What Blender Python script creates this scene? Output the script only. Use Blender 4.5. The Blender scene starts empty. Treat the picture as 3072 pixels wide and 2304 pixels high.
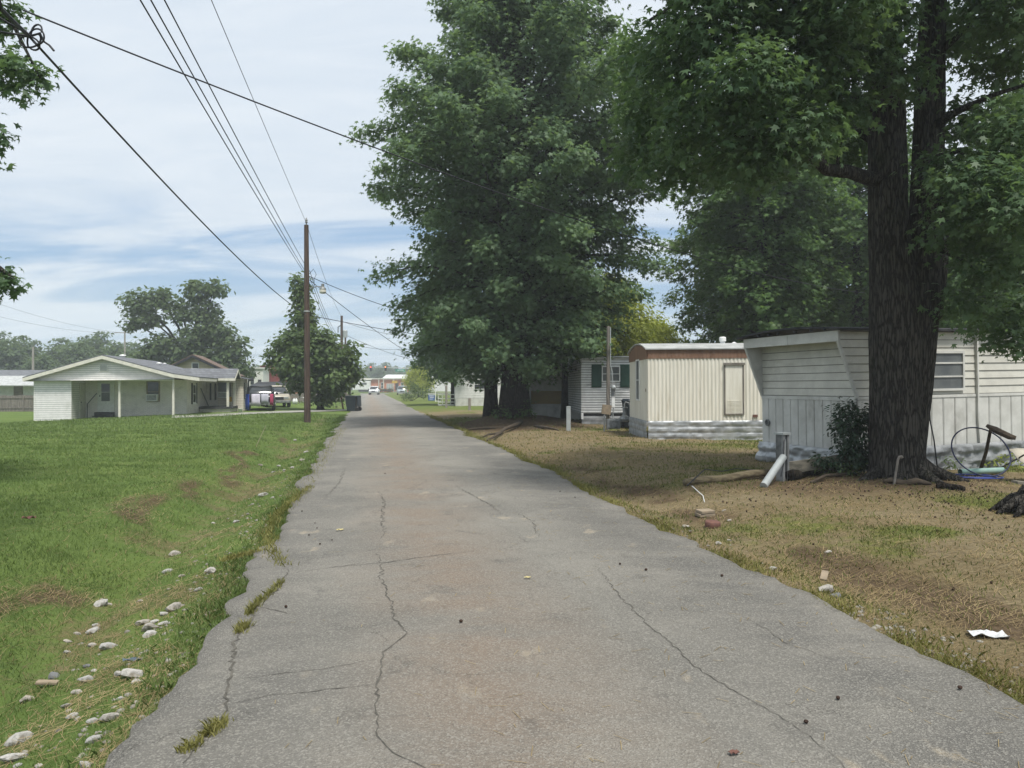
import bpy, bmesh, math, random
import numpy as np
from mathutils import Vector, Matrix
random.seed(7); rng = np.random.default_rng(7)
C = bpy.context.scene.collection
F, HZ, CZ = 740.0, 387.0, 1.7
rad = math.radians
V = Vector
Z_UP = Vector((0, 0, 1))

# ---------------------------------------------------------------- frame of the place
# world y = depth from the photographer, x = right; the lane runs along DU, DV is across it
DU = V((-0.193, 0.981, 0)); DV = V((0.981, 0.193, 0))
ROADROT = math.atan2(0.193, 0.981)
def uv(x, y): return -0.193*x + 0.981*y, 0.981*x + 0.193*y
def xy(u, v): return -0.193*u + 0.981*v, 0.981*u + 0.193*v
def sstep(a, b, t):
    t = np.clip((t-a)/(b-a), 0, 1); return t*t*(3-2*t)
def hash3(ix, iy, iz):
    h = (ix*374761393 + iy*668265263 + iz*1274126177) & 0x7fffffff
    h = ((h ^ (h >> 13))*1274126177) & 0x7fffffff
    return ((h ^ (h >> 16)) & 0xffff)/65535.0
def vnoise(x, y, z=0.0):
    x = np.asarray(x, float); y = np.asarray(y, float); z = np.zeros_like(x)+z
    ix, iy, iz = np.floor(x).astype(np.int64), np.floor(y).astype(np.int64), np.floor(z).astype(np.int64)
    fx, fy, fz = x-ix, y-iy, z-iz
    fx, fy, fz = fx*fx*(3-2*fx), fy*fy*(3-2*fy), fz*fz*(3-2*fz)
    r = 0
    for a in (0, 1):
        for b in (0, 1):
            for c in (0, 1):
                w = (fx if a else 1-fx)*(fy if b else 1-fy)*(fz if c else 1-fz)
                r = r + w*hash3(ix+a, iy+b, iz+c)
    return r
LANE_L, LANE_R = -1.15, 3.54
PV = np.array([-200, -30, -20, -17.6, -10.4, -4.6, -3.4, -2.9, -2.3, -1.7, -1.25, -1.0, 3.4, 3.62, 4.05, 4.7, 5.6, 8.0, 14, 200])
PZ = np.array([.2, -.1, -.18, -.14, .12, .09, .06, -.12, -.33, -.17, -.04, -.05, -.05, -.02, -.07, -.01, .09, .10, .06, .06])
PZ2 = np.array([.2, -.1, -.18, -.14, .12, .08, .06, .05, .03, .01, -.01, -.05, -.05, -.01, .0, .02, .05, .06, .05, .06])
def gz(x, y):
    x = np.asarray(x, float); y = np.asarray(y, float)
    u, v = uv(x, y)
    z1 = np.interp(v, PV, PZ); z2 = np.interp(v, PV, PZ2)
    k = sstep(20, 40, u)
    z = z1*(1-k) + z2*k
    off = 1-sstep(-1.6, -1.2, v)*(1-sstep(3.6, 4.0, v))          # 0 on the lane
    z = z + .42*np.exp(-(((x-.2)/2.6)**2+((y-33.0)/2.4)**2))*sstep(3.55, 5.2, v)
    z = z + .10*np.exp(-(((x-6.7)/1.5)**2+((y-12.6)/1.3)**2))
    far = sstep(110, 190, y); z = z + far*.22*off + far*.2*(1-off)
    bump = (vnoise(x*1.3, y*1.3)-.5)*.05 + (vnoise(x*4.1+9, y*4.1)-.5)*.03 + (vnoise(x*.35+3, y*.35)-.5)*.06
    fl = 1-sstep(36, 44, u)*(1-sstep(-9, -7.5, v))*.8
    return z + bump*off*(1-sstep(60, 120, y))*fl
def g1(x, y): return float(gz(x, y))
def G(px, py):
    "the point of the ground seen at a pixel of the 1024x768 photograph"
    Y = CZ*F/max(py-HZ, .5)
    for _ in range(12):
        x = (px-512)/F*Y
        Y = .5*Y + .5*(CZ-g1(x, Y))*F/max(py-HZ, .5)
    return V(((px-512)/F*Y, Y, g1((px-512)/F*Y, Y)))
def W(px, py, Y): return V(((px-512)/F*Y, Y, CZ-(py-HZ)/F*Y))

# ---------------------------------------------------------------- object helpers
def link(o, parent=None):
    C.objects.link(o)
    if parent is not None: o.parent = parent
    return o
def tag(o, label=None, cat=None, group=None, kind=None):
    if label: o['label'] = label
    if cat: o['category'] = cat
    if group: o['group'] = group
    if kind: o['kind'] = kind
    return o
def thing(name, label, cat, loc=(0, 0, 0), rotz=0, group=None):
    o = bpy.data.objects.new(name, None); o.empty_display_size = .3
    link(o); o.location = loc; o.rotation_euler = (0, 0, rotz)
    return tag(o, label, cat, group)
def copy_tree(o, parent=None):
    c = o.copy(); C.objects.link(c)
    if parent is not None: c.parent = parent
    for ch in list(o.children): copy_tree(ch, c)
    return c

class MB:
    def __init__(s): s.v = []; s.f = []
    def add(s, vs, fs):
        n = len(s.v); s.v += [tuple(p) for p in vs]; s.f += [tuple(i+n for i in f) for f in fs]; return s
    def quad(s, a, b, c, d): return s.add([a, b, c, d], [(0, 1, 2, 3)])
    def tri(s, a, b, c): return s.add([a, b, c], [(0, 1, 2)])
    def box(s, c, size, R=None, taper=1.0):
        hx, hy, hz = size[0]/2, size[1]/2, size[2]/2
        P = []
        for z in (-1, 1):
            t = taper if z > 0 else 1
            for x, y in ((-1, -1), (1, -1), (1, 1), (-1, 1)):
                p = V((x*hx*t, y*hy*t, z*hz))
                if R is not None: p = R @ p
                P.append(p+V(c))
        return s.add(P, [(3, 2, 1, 0), (4, 5, 6, 7), (0, 1, 5, 4), (1, 2, 6, 5), (2, 3, 7, 6), (3, 0, 4, 7)])
    def bx(s, x0, x1, y0, y1, z0, z1):
        return s.box(((x0+x1)/2, (y0+y1)/2, (z0+z1)/2), (abs(x1-x0), abs(y1-y0), abs(z1-z0)))
    def bar(s, a, b, w, t=None, up=(0, 0, 1)):
        "a beam of rectangular section between two points"
        a, b = V(a), V(b); t = t or w
        d = (b-a); L = d.length
        if L < 1e-6: return s
        d.normalize(); r = d.cross(V(up))
        if r.length < 1e-3: r = d.cross(V((1, 0, 0)))
        r.normalize(); u = r.cross(d)
        R = Matrix((r, d, u)).transposed()
        return s.box((a+b)/2, (w, L, t), R)
    def tube(s, pts, r, n=8, cap=True, jit=None):
        pts = [V(p) for p in pts]; m = len(pts)
        rr = [r]*m if isinstance(r, (int, float)) else list(r)
        base = len(s.v); ref = None
        for i, p in enumerate(pts):
            d = pts[min(i+1, m-1)]-pts[max(i-1, 0)]
            if d.length < 1e-9: d = V((0, 0, 1))
            d.normalize()
            if ref is None:
                ref = d.cross(V((0, 0, 1)))
                if ref.length < .2: ref = d.cross(V((1, 0, 0)))
            ref = ref - d*ref.dot(d); ref.normalize()
            b = d.cross(ref)
            for k in range(n):
                a = 2*math.pi*k/n
                q = rr[i]*(jit(i, k) if jit else 1)
                s.v.append(tuple(p + ref*(math.cos(a)*q) + b*(math.sin(a)*q)))
        for i in range(m-1):
            for k in range(n):
                k2 = (k+1) % n
                s.f.append((base+i*n+k, base+i*n+k2, base+(i+1)*n+k2, base+(i+1)*n+k))
        if cap:
            s.f.append(tuple(base+k for k in range(n-1, -1, -1)))
            s.f.append(tuple(base+(m-1)*n+k for k in range(n)))
        return s
    def lathe(s, prof, c=(0, 0, 0), n=16, axis='z'):
        base = len(s.v)
        for r, z in prof:
            for k in range(n):
                a = 2*math.pi*k/n; p = (r*math.cos(a), r*math.sin(a), z)
                if axis == 'y': p = (p[0], p[2], p[1])
                if axis == 'x': p = (p[2], p[0], p[1])
                s.v.append((p[0]+c[0], p[1]+c[1], p[2]+c[2]))
        for i in range(len(prof)-1):
            for k in range(n):
                k2 = (k+1) % n
                s.f.append((base+i*n+k, base+i*n+k2, base+(i+1)*n+k2, base+(i+1)*n+k))
        s.f.append(tuple(base+k for k in range(n-1, -1, -1)))
        s.f.append(tuple(base+(len(prof)-1)*n+k for k in range(n)))
        return s
    def prism(s, poly, O, A, B, N, d):
        "polygon (a,b) in the plane O+a*A+b*B, pushed back by d along -N"
        O, A, B, N = V(O), V(A), V(B), V(N); n = len(poly)
        f = [O+A*a+B*b for a, b in poly]; k = [p-N*d for p in f]
        return s.add(f+k, [tuple(range(n)), tuple(range(2*n-1, n-1, -1))] + [(i, i+n, (i+1) % n+n, (i+1) % n) for i in range(n)])
    def lap(s, O, A, N, L, z0, z1, pitch=.12, proj=.018, xl=None, xr=None):
        "lap siding: courses whose lower edge stands proud"
        O, A, N = V(O), V(A), V(N); U = V((0, 0, 1)); z = z0
        while z < z1-1e-4:
            t = min(z+pitch, z1)
            a0 = xl(z) if xl else 0; b0 = xr(z) if xr else L
            a1 = xl(t) if xl else 0; b1 = xr(t) if xr else L
            if b0-a0 < .01: break
            if b1-a1 < 0: a1 = b1 = (a1+b1)/2
            p = [O+A*a0+U*z+N*proj, O+A*b0+U*z+N*proj, O+A*b1+U*t+N*.002, O+A*a1+U*t+N*.002]
            q = [O+A*a0+U*z, O+A*b0+U*z]
            s.add(p+q, [(0, 1, 2, 3), (4, 5, 1, 0)])
            z = t
        return s
    def ribs(s, O, A, N, L, z0, z1, prof, pitch):
        "vertical ribbed sheet; prof = [(fraction of pitch, offset along N)]; z0/z1 numbers or functions of the run"
        O, A, N = V(O), V(A), V(N); U = V((0, 0, 1))
        f0 = z0 if callable(z0) else (lambda a: z0); f1 = z1 if callable(z1) else (lambda a: z1)
        pts = []; a = 0
        while a < L:
            for fr, off in prof:
                if a+fr*pitch < L: pts.append((a+fr*pitch, off))
            a += pitch
        pts.append((L, prof[0][1]))
        vs = []
        for a, off in pts: vs += [O+A*a+N*off+U*f0(a), O+A*a+N*off+U*f1(a)]
        return s.add(vs, [(2*i, 2*i+2, 2*i+3, 2*i+1) for i in range(len(pts)-1)])
    def blocks(s, O, A, N, L, z0, z1, bw, bh, depth=.03, rough=.02, step=.045):
        "sheet pressed into a course of rough blocks"
        O, A, N = V(O), V(A), V(N); na, nz = max(2, int(L/step)), max(2, int((z1-z0)/step*1.3)); seed = O.x*3.1+O.y*1.7
        vs = []
        for j in range(nz+1):
            z = z0+(z1-z0)*j/nz; row = math.floor((z1-z)/bh+1e-6)
            for i in range(na+1):
                a = L*i/na; fa = ((a+(row % 2)*bw*.5)/bw) % 1; fz = ((z1-z)/bh) % 1
                e = min(fa, 1-fa)*bw; f = min(fz, 1-fz)*bh; k = min(1, e/.035)*min(1, f/.035)
                d = depth*k+(rough*(2*float(vnoise(a*5+seed, z*9))-1)+rough*.7*(2*float(vnoise(a*14+seed, z*22))-1))*k+.012*(2*float(vnoise(a*1.1+seed, z*.8))-1)
                vs.append(O+A*a+Z_UP*z+N*d)
        return s.add(vs, [(j*(na+1)+i, j*(na+1)+i+1, (j+1)*(na+1)+i+1, (j+1)*(na+1)+i) for j in range(nz) for i in range(na)])
    def build(s, name, mat, parent=None, smooth=False, bevel=0):
        me = bpy.data.meshes.new(name); me.from_pydata(s.v, [], s.f)
        bm = bmesh.new(); bm.from_mesh(me)
        if bevel:
            bmesh.ops.recalc_face_normals(bm, faces=bm.faces)
            es = [e for e in bm.edges if len(e.link_faces) == 2 and e.calc_face_angle(0) > .6]
            bmesh.ops.bevel(bm, geom=es, offset=bevel, segments=2, profile=.6, affect='EDGES')
        bmesh.ops.recalc_face_normals(bm, faces=bm.faces)
        bm.to_mesh(me); bm.free()
        if smooth: me.polygons.foreach_set('use_smooth', [True]*len(me.polygons))
        if mat: me.materials.append(mat)
        return link(bpy.data.objects.new(name, me), parent)

def npmesh(name, co, sizes, idx, mat, parent=None, smooth=False):
    me = bpy.data.meshes.new(name)
    me.vertices.add(len(co)); me.vertices.foreach_set('co', np.ascontiguousarray(co, np.float32).ravel())
    me.loops.add(len(idx)); me.loops.foreach_set('vertex_index', np.ascontiguousarray(idx, np.int32))
    me.polygons.add(len(sizes)); st = np.concatenate([[0], np.cumsum(sizes)[:-1]]).astype(np.int32)
    me.polygons.foreach_set('loop_start', st); me.polygons.foreach_set('loop_total', np.asarray(sizes, np.int32))
    if smooth: me.polygons.foreach_set('use_smooth', np.ones(len(sizes), bool))
    me.update(calc_edges=True); me.validate()
    if mat: me.materials.append(mat)
    return link(bpy.data.objects.new(name, me), parent)

# ---------------------------------------------------------------- materials
class NT:
    def __init__(s, nt): s.t = nt; s.n = nt.nodes; s.l = nt.links
    def new(s, typ, **kw):
        nd = s.n.new(typ)
        for k, v in kw.items():
            if k in nd.inputs.keys() if isinstance(k, str) else False: pass
            setattr(nd, k, v)
        return nd
    def put(s, sock, val):
        if isinstance(val, bpy.types.NodeSocket): s.l.new(val, sock)
        elif isinstance(val, (tuple, list)) and len(val) == 3 and sock.type == 'RGBA': sock.default_value = (*val, 1)
        else: sock.default_value = val
    def math(s, op, a, b=0.0, clamp=False):
        nd = s.n.new('ShaderNodeMath'); nd.operation = op; nd.use_clamp = clamp
        s.put(nd.inputs[0], a); s.put(nd.inputs[1], b); return nd.outputs[0]
    def mix(s, fac, a, b, mode='MIX'):
        nd = s.n.new('ShaderNodeMix'); nd.data_type = 'RGBA'; nd.blend_type = mode
        s.put(nd.inputs[0], fac); s.put(nd.inputs[6], a); s.put(nd.inputs[7], b); return nd.outputs[2]
    def noise(s, vec, scale, detail=4, rough=.55, dist=0):
        nd = s.n.new('ShaderNodeTexNoise'); s.put(nd.inputs['Scale'], scale); nd.inputs['Detail'].default_value = detail
        nd.inputs['Roughness'].default_value = rough; nd.inputs['Distortion'].default_value = dist
        if vec is not None: s.l.new(vec, nd.inputs['Vector'])
        return nd.outputs['Fac']
    def ramp(s, fac, stops):
        nd = s.n.new('ShaderNodeValToRGB'); e = nd.color_ramp.elements
        while len(e) < len(stops): e.new(.5)
        for k, (p, c) in enumerate(stops):
            e[k].position = p; e[k].color = (*c, 1) if isinstance(c, (tuple, list)) else (c, c, c, 1)
        s.put(nd.inputs[0], fac); return nd.outputs[0]
    def mapr(s, fac, a, b, c=0.0, d=1.0):
        nd = s.n.new('ShaderNodeMapRange'); nd.interpolation_type = 'SMOOTHSTEP'
        s.put(nd.inputs[0], fac); nd.inputs[1].default_value = a; nd.inputs[2].default_value = b
        nd.inputs[3].default_value = c; nd.inputs[4].default_value = d; return nd.outputs[0]
    def obj(s, scale=(1, 1, 1)):
        tc = s.n.new('ShaderNodeTexCoord'); mp = s.n.new('ShaderNodeMapping'); mp.inputs['Scale'].default_value = scale
        s.l.new(tc.outputs['Object'], mp.inputs['Vector']); return mp.outputs[0]
    def bump(s, h, strength=.3, dist=.02):
        nd = s.n.new('ShaderNodeBump'); nd.inputs['Strength'].default_value = strength; nd.inputs['Distance'].default_value = dist
        s.l.new(h, nd.inputs['Height']); return nd.outputs[0]
def newmat(name):
    m = bpy.data.materials.new(name); m.use_nodes = True; t = NT(m.node_tree)
    b = m.node_tree.nodes['Principled BSDF']; return m, t, b
def pm(name, c1, c2=None, scale=3, rough=.7, bump=0, bscale=30, metal=0, stretch=(1, 1, 1), lo=.35, hi=.65, spec=.3, dirt=None, dscale=1.2, dlo=.55, dhi=.75, dstretch=(1, 1, 1), lap_shade=None):
    m, t, b = newmat(name); c2 = c2 or tuple(x*.8 for x in c1)
    v = t.obj(stretch); n = t.noise(v, scale, 5, .6)
    col = t.mix(t.mapr(n, lo, hi), c1, c2)
    if dirt: col = t.mix(t.mapr(t.noise(t.obj(dstretch), dscale, 6, .65), dlo, dhi), col, dirt)
    if lap_shade:                                                        # shadow line under each lap, painted into the wall colour by height
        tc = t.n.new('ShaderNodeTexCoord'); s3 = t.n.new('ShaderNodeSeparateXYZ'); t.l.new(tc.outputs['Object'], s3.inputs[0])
        fr = t.math('FRACT', t.math('ADD', t.math('DIVIDE', t.math('SUBTRACT', s3.outputs[2], lap_shade[0]), lap_shade[1]), 40.0))
        k = t.math('ADD', t.math('LESS_THAN', fr, lap_shade[2]), t.math('GREATER_THAN', fr, 1-lap_shade[2]*.7), True)
        up = t.math('GREATER_THAN', s3.outputs[2], lap_shade[4]); col = t.mix(t.math('MULTIPLY', t.math('MULTIPLY', k, up), lap_shade[5]), col, lap_shade[3])
    t.put(b.inputs['Base Color'], col); b.inputs['Roughness'].default_value = rough; b.inputs['Metallic'].default_value = metal
    b.inputs['Specular IOR Level'].default_value = spec
    if bump: t.put(b.inputs['Normal'], t.bump(t.noise(v, bscale, 4, .6), bump, .01))
    return m
def leafmat(name, dark, light, trans=.3, rough=.5, third=None):
    m, t, b = newmat(name)
    g = t.n.new('ShaderNodeNewGeometry'); r = g.outputs['Random Per Island']
    tc = t.n.new('ShaderNodeTexCoord')
    big = t.noise(tc.outputs['Object'], .8, 3, .6)
    f = t.math('ADD', t.math('MULTIPLY', r, .5), t.math('MULTIPLY', t.mapr(big, .35, .65), .5))
    st = [(0, dark), (1, light)] if not third else [(0, dark), (.85, light), (1, third)]
    col = t.ramp(f, st)
    t.put(b.inputs['Base Color'], col); b.inputs['Roughness'].default_value = rough; b.inputs['Specular IOR Level'].default_value = .22
    tr = t.n.new('ShaderNodeBsdfTranslucent'); t.put(tr.inputs[0], t.mix(.5, col, (light[0]*1.5, light[1]*1.5, light[2]*.6)))
    ms = t.n.new('ShaderNodeMixShader'); ms.inputs[0].default_value = trans
    t.l.new(b.outputs[0], ms.inputs[1]); t.l.new(tr.outputs[0], ms.inputs[2])
    t.l.new(ms.outputs[0], t.n['Material Output'].inputs[0]); return m
def barkmat(name, c1, c2, sx=13, sz=1.5, strength=1.0):
    m, t, b = newmat(name); v = t.obj((sx, sx, sz)); n = t.noise(v, 2.2, 6, .7, .8); n2 = t.noise(t.obj((7, 7, 4)), 2.0, 5, .65)
    vo = t.n.new('ShaderNodeTexVoronoi'); vo.feature = 'DISTANCE_TO_EDGE'; vo.inputs['Scale'].default_value = 1
    wp = t.n.new('ShaderNodeMix'); wp.data_type = 'VECTOR'; wp.inputs[0].default_value = .35; cbn = t.n.new('ShaderNodeTexNoise'); cbn.inputs['Scale'].default_value = 1.2; cbn.inputs['Detail'].default_value = 3
    v2 = t.obj((sx*1.15, sx*1.15, sz*1.4)); t.l.new(v2, cbn.inputs['Vector']); vm = t.n.new('ShaderNodeVectorMath'); vm.operation = 'ADD'; sc_ = t.n.new('ShaderNodeVectorMath'); sc_.operation = 'SCALE'; sc_.inputs['Scale'].default_value = 1.6
    t.l.new(cbn.outputs['Color'], sc_.inputs[0]); t.l.new(v2, vm.inputs[0]); t.l.new(sc_.outputs[0], vm.inputs[1]); t.l.new(vm.outputs[0], vo.inputs['Vector'])
    fur = t.mapr(vo.outputs['Distance'], .0, .22)
    h = t.math('ADD', t.math('MULTIPLY', n, .6), t.math('ADD', t.math('MULTIPLY', n2, .4), t.math('MULTIPLY', fur, .7)))
    col = t.ramp(h, [(.55, c2), (.9, c1), (1.25, tuple(x*1.9 for x in c1))]) if False else t.ramp(t.math('MULTIPLY', h, .6), [(.34, c2), (.58, c1), (.88, tuple(x*1.55 for x in c1))])
    moss = t.mapr(t.noise(t.obj(), 1.1, 4, .6), .55, .75, 0, .5)
    col = t.mix(moss, col, (c1[0]*.9, c1[1]*1.15, c1[2]*.8))
    t.put(b.inputs['Base Color'], col); b.inputs['Roughness'].default_value = .95; b.inputs['Specular IOR Level'].default_value = .1
    t.put(b.inputs['Normal'], t.bump(h, strength, .05)); return m
def blockmat(name, c1, c2, mortar, bw=.4, bh=.2, rough=.4, metal=.5, bump=.6, off=.5, msize=.012):
    m, t, b = newmat(name); tc = t.n.new('ShaderNodeTexCoord'); sp = t.n.new('ShaderNodeSeparateXYZ'); cb = t.n.new('ShaderNodeCombineXYZ')
    t.l.new(tc.outputs['Object'], sp.inputs[0]); t.put(cb.inputs[0], t.math('ADD', sp.outputs[0], sp.outputs[1])); t.l.new(sp.outputs[2], cb.inputs[1])
    br = t.n.new('ShaderNodeTexBrick'); t.l.new(cb.outputs[0], br.inputs['Vector']); br.offset = off
    br.inputs['Scale'].default_value = 1; br.inputs['Brick Width'].default_value = bw; br.inputs['Row Height'].default_value = bh
    br.inputs['Mortar Size'].default_value = msize; br.inputs['Mortar Smooth'].default_value = .6
    t.put(br.inputs['Color1'], c1); t.put(br.inputs['Color2'], c2); t.put(br.inputs['Mortar'], mortar)
    n = t.noise(tc.outputs['Object'], 9, 5, .65)
    col = t.mix(t.mapr(t.noise(tc.outputs['Object'], 2.5, 5, .7), .45, .75, 0, .6), br.outputs[0], tuple(x*.55 for x in c2))
    t.put(b.inputs['Base Color'], col); b.inputs['Roughness'].default_value = rough; b.inputs['Metallic'].default_value = metal
    h = t.math('SUBTRACT', t.math('MULTIPLY', n, 1.0), br.outputs['Fac'])
    t.put(b.inputs['Normal'], t.bump(h, bump, .03)); return m

M = {}
M['white_siding'] = pm('white_siding', (.76, .75, .74), (.68, .67, .66), 4, .55, dirt=(.52, .52, .48), dscale=1.0, dlo=.6, dhi=.85, dstretch=(1, 1, .35), lap_shade=(0, .115, .12, (.3, .33, .31), -.1, .75))
M['white_paint'] = pm('white_paint', (.72, .73, .70), (.62, .63, .6), 5, .6)
M['cream_trim'] = pm('cream_trim', (.68, .66, .58), (.58, .57, .5), 5, .6)
M['white_brick'] = blockmat('white_brick', (.78, .75, .70), (.72, .69, .64), (.58, .56, .51), .2, .068, .8, 0, .35)
M['shingle'] = blockmat('shingle', (.17, .18, .195), (.125, .13, .145), (.05, .05, .055), .3, .14, .9, 0, .3)
M['brown_shingle'] = pm('brown_shingle', (.16, .11, .085), (.12, .085, .07), 9, .9)
M['beige_siding'] = pm('beige_siding', (.64, .6, .52), (.56, .52, .45), 4, .6, lap_shade=(.1, .11, .12, (.25, .22, .17), -.1, .7))
M['tan_siding'] = pm('tan_siding', (.58, .51, .36), (.5, .44, .31), 4, .6, lap_shade=(0, .13, .12, (.25, .22, .15), -.1, .7))
M['black_trim'] = pm('black_trim', (.02, .022, .028), (.03, .03, .035), 5, .5)
M['concrete'] = pm('concrete', (.34, .33, .29), (.25, .25, .22), 2, .9, .2, 40)
M['dark_step'] = pm('dark_step', (.06, .062, .065), (.04, .04, .045), 6, .9)
M['glass'] = pm('glass', (.03, .035, .04), (.05, .055, .06), 2, .12, spec=.6)
M['screen'] = pm('screen', (.09, .10, .105), (.13, .14, .14), 3, .35, spec=.4)
M['white_metal'] = pm('white_metal', (.74, .75, .74), (.66, .67, .66), 4, .4)
M['grey_metal'] = pm('grey_metal', (.30, .31, .31), (.2, .21, .21), 6, .5, metal=.4)
M['grey_wood'] = pm('grey_wood', (.22, .2, .175), (.13, .12, .105), 3, .95, .4, 20, stretch=(6, 6, .7))
M['grey_plank'] = pm('grey_plank', (.22, .2, .16), (.1, .095, .075), 3, .95, .4, 20, stretch=(.7, 6, 6))
M['pole_wood'] = pm('pole_wood', (.12, .082, .066), (.055, .04, .034), 3, .95, .5, 12, stretch=(8, 8, .35))
M['pale_pole'] = pm('pale_pole', (.32, .3, .27), (.22, .2, .18), 3, .95, stretch=(6, 6, .4))
M['wire'] = pm('wire', (.022, .025, .03), (.03, .03, .035), 3, .6)
M['cream_metal'] = pm('cream_metal', (.74, .72, .635), (.655, .63, .54), 3, .5, dirt=(.44, .39, .29), dscale=1.3, dlo=.52, dhi=.85, stretch=(5, 5, .4), dstretch=(4, 4, .4))
M['brown_band'] = pm('brown_band', (.17, .1, .066), (.225, .135, .09), 4, .6, stretch=(1, 1, .2))
M['silver_roof'] = pm('silver_roof', (.5, .51, .5), (.38, .39, .38), 2.5, .5, metal=.2)
M['silver_block'] = pm('silver_block', (.5, .52, .535), (.33, .35, .365), 3, .45, .5, 30, metal=.45, dirt=(.2, .21, .22), dscale=2, dlo=.55, dhi=.8)
M['grey_block'] = pm('grey_block', (.30, .31, .32), (.2, .21, .215), 4, .6, .5, 25, metal=.2, dirt=(.16, .165, .16), dscale=2.2, dlo=.5, dhi=.75)
M['stained_white'] = pm('stained_white', (.60, .60, .57), (.5, .5, .47), 3, .55, dirt=(.24, .23, .2), dscale=1.3, dlo=.52, dhi=.9, dstretch=(1, 1, .5))
M['streaked_white'] = pm('streaked_white', (.7, .71, .71), (.6, .61, .61), 3, .5, dirt=(.2, .2, .195), dscale=2.0, dlo=.52, dhi=.8, dstretch=(.7, .7, 2.5), lap_shade=(.58, .105, .2, (.17, .17, .17), .5, .8))
M['lap_white'] = pm('lap_white', (.60, .59, .53), (.52, .51, .46), 2.5, .5, dirt=(.33, .31, .24), dscale=1.2, dlo=.52, dhi=.88, dstretch=(.6, .6, 2), lap_shade=(1.46, .153, .055, (.16, .155, .13), 1.3, .9))
M['tar_roof'] = pm('tar_roof', (.025, .027, .032), (.05, .05, .055), 4, .8)
M['green_shutter'] = pm('green_shutter', (.022, .055, .042), (.03, .07, .055), 5, .5)
M['tan_panel'] = pm('tan_panel', (.33, .235, .085), (.28, .2, .08), 2, .8)
M['bin_plastic'] = pm('bin_plastic', (.022, .03, .04), (.03, .04, .05), 4, .5)
M['rubber'] = pm('rubber', (.015, .015, .016), (.03, .03, .03), 6, .85)
M['brick_red'] = blockmat('brick_red', (.58, .2, .11), (.5, .17, .09), (.5, .3, .22), .25, .085, .9, 0, .2)
M['red_paint'] = pm('red_paint', (.2, .045, .045), (.16, .04, .04), 3, .7)
M['terracotta'] = pm('terracotta', (.17, .085, .065), (.12, .06, .05), 12, .9, .5, 40)
M['sandstone'] = pm('sandstone', (.3, .24, .17), (.22, .18, .13), 8, .9, .3, 40)
m, t, b = newmat('rock'); oi = t.n.new('ShaderNodeObjectInfo'); P = t.obj()
base = t.ramp(oi.outputs['Random'], [(0, (.33, .325, .31)), (.4, (.42, .41, .385)), (.75, (.35, .31, .26)), (1, (.46, .45, .43))])
col = t.mix(t.mapr(t.noise(P, 14, 6, .7), .4, .7), base, (.15, .145, .13)); col = t.mix(t.mapr(t.noise(P, 6, 4, .6), .56, .72, 0, .8), col, (.16, .13, .085))
t.put(b.inputs['Base Color'], col); b.inputs['Roughness'].default_value = .92; b.inputs['Specular IOR Level'].default_value = .15; t.put(b.inputs['Normal'], t.bump(t.noise(P, 45, 5, .7), .7, .01)); M['rock'] = m
M['dark_rock'] = pm('dark_rock', (.16, .165, .165), (.1, .1, .1), 7, .9, .5, 25)
M['bark'] = barkmat('bark', (.062, .057, .05), (.028, .026, .023), 17, 2.0)
M['dark_bark'] = barkmat('dark_bark', (.04, .033, .028), (.014, .012, .01))
M['twig'] = pm('twig', (.09, .07, .05), (.05, .04, .03), 10, .95)
M['log'] = pm('log', (.2, .165, .1), (.1, .08, .05), 4, .95, .5, 15, stretch=(.6, 5, 5))
M['seed'] = pm('seed', (.03, .017, .012), (.05, .03, .02), 20, .9)
M['paper'] = pm('paper', (.6, .61, .61), (.48, .49, .49), 14, .8)
M['blue_plastic'] = pm('blue_plastic', (.02, .035, .17), (.03, .05, .22), 5, .45)
M['hoop_plastic'] = pm('hoop_plastic', (.014, .02, .06), (.02, .028, .08), 5, .5)
M['leaf_yellow'] = pm('leaf_yellow', (.5, .44, .22), (.42, .35, .15), 9, .8)
M['slate_plastic'] = pm('slate_plastic', (.10, .13, .16), (.07, .09, .12), 6, .5)
M['teal_plastic'] = pm('teal_plastic', (.2, .34, .31), (.26, .38, .34), 5, .5)
M['canvas'] = pm('canvas', (.5, .47, .4), (.4, .37, .3), 3, .9)
M['yellow'] = pm('yellow', (.55, .36, .04), (.5, .3, .04), 4, .6)
M['sign_green'] = pm('sign_green', (.02, .22, .14), (.02, .2, .13), 4, .4)
M['sign_blue'] = pm('sign_blue', (.04, .12, .38), (.04, .1, .3), 4, .4)
M['galv'] = pm('galv', (.42, .45, .45), (.36, .39, .39), 4, .45, metal=.3)
def cloth(n, c): M[n] = pm(n, c, tuple(x*.85 for x in c), 6, .9)
cloth('cloth_blue', (.03, .08, .42)); cloth('cloth_white', (.55, .53, .62)); cloth('cloth_pink', (.34, .05, .11)); cloth('cloth_red', (.55, .08, .09))
def carpaint(n, c): M[n] = pm(n, c, tuple(x*.92 for x in c), 3, .3, spec=.5)
carpaint('paint_dark', (.03, .034, .042)); carpaint('paint_tan', (.36, .33, .26)); carpaint('paint_white', (.75, .76, .77)); carpaint('paint_silver', (.3, .36, .38))
def emit(n, c, s):
    m, t, b = newmat(n); b.inputs['Base Color'].default_value = (*[x*.5 for x in c], 1); b.inputs['Emission Color'].default_value = (*c, 1); b.inputs['Emission Strength'].default_value = s; M[n] = m
emit('signal_red', (1, .12, .06), 2.2); emit('signal_amber', (1, .3, .05), 1.6)
m, t, b = newmat('striped_cloth')
wv = t.n.new('ShaderNodeTexWave'); wv.inputs['Scale'].default_value = 9; wv.bands_direction = 'X'; wv.inputs['Distortion'].default_value = 1
t.l.new(t.obj(), wv.inputs['Vector']); t.put(b.inputs['Base Color'], t.mix(wv.outputs['Fac'], (.6, .6, .66), (.12, .13, .2))); M['striped_cloth'] = m
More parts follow.
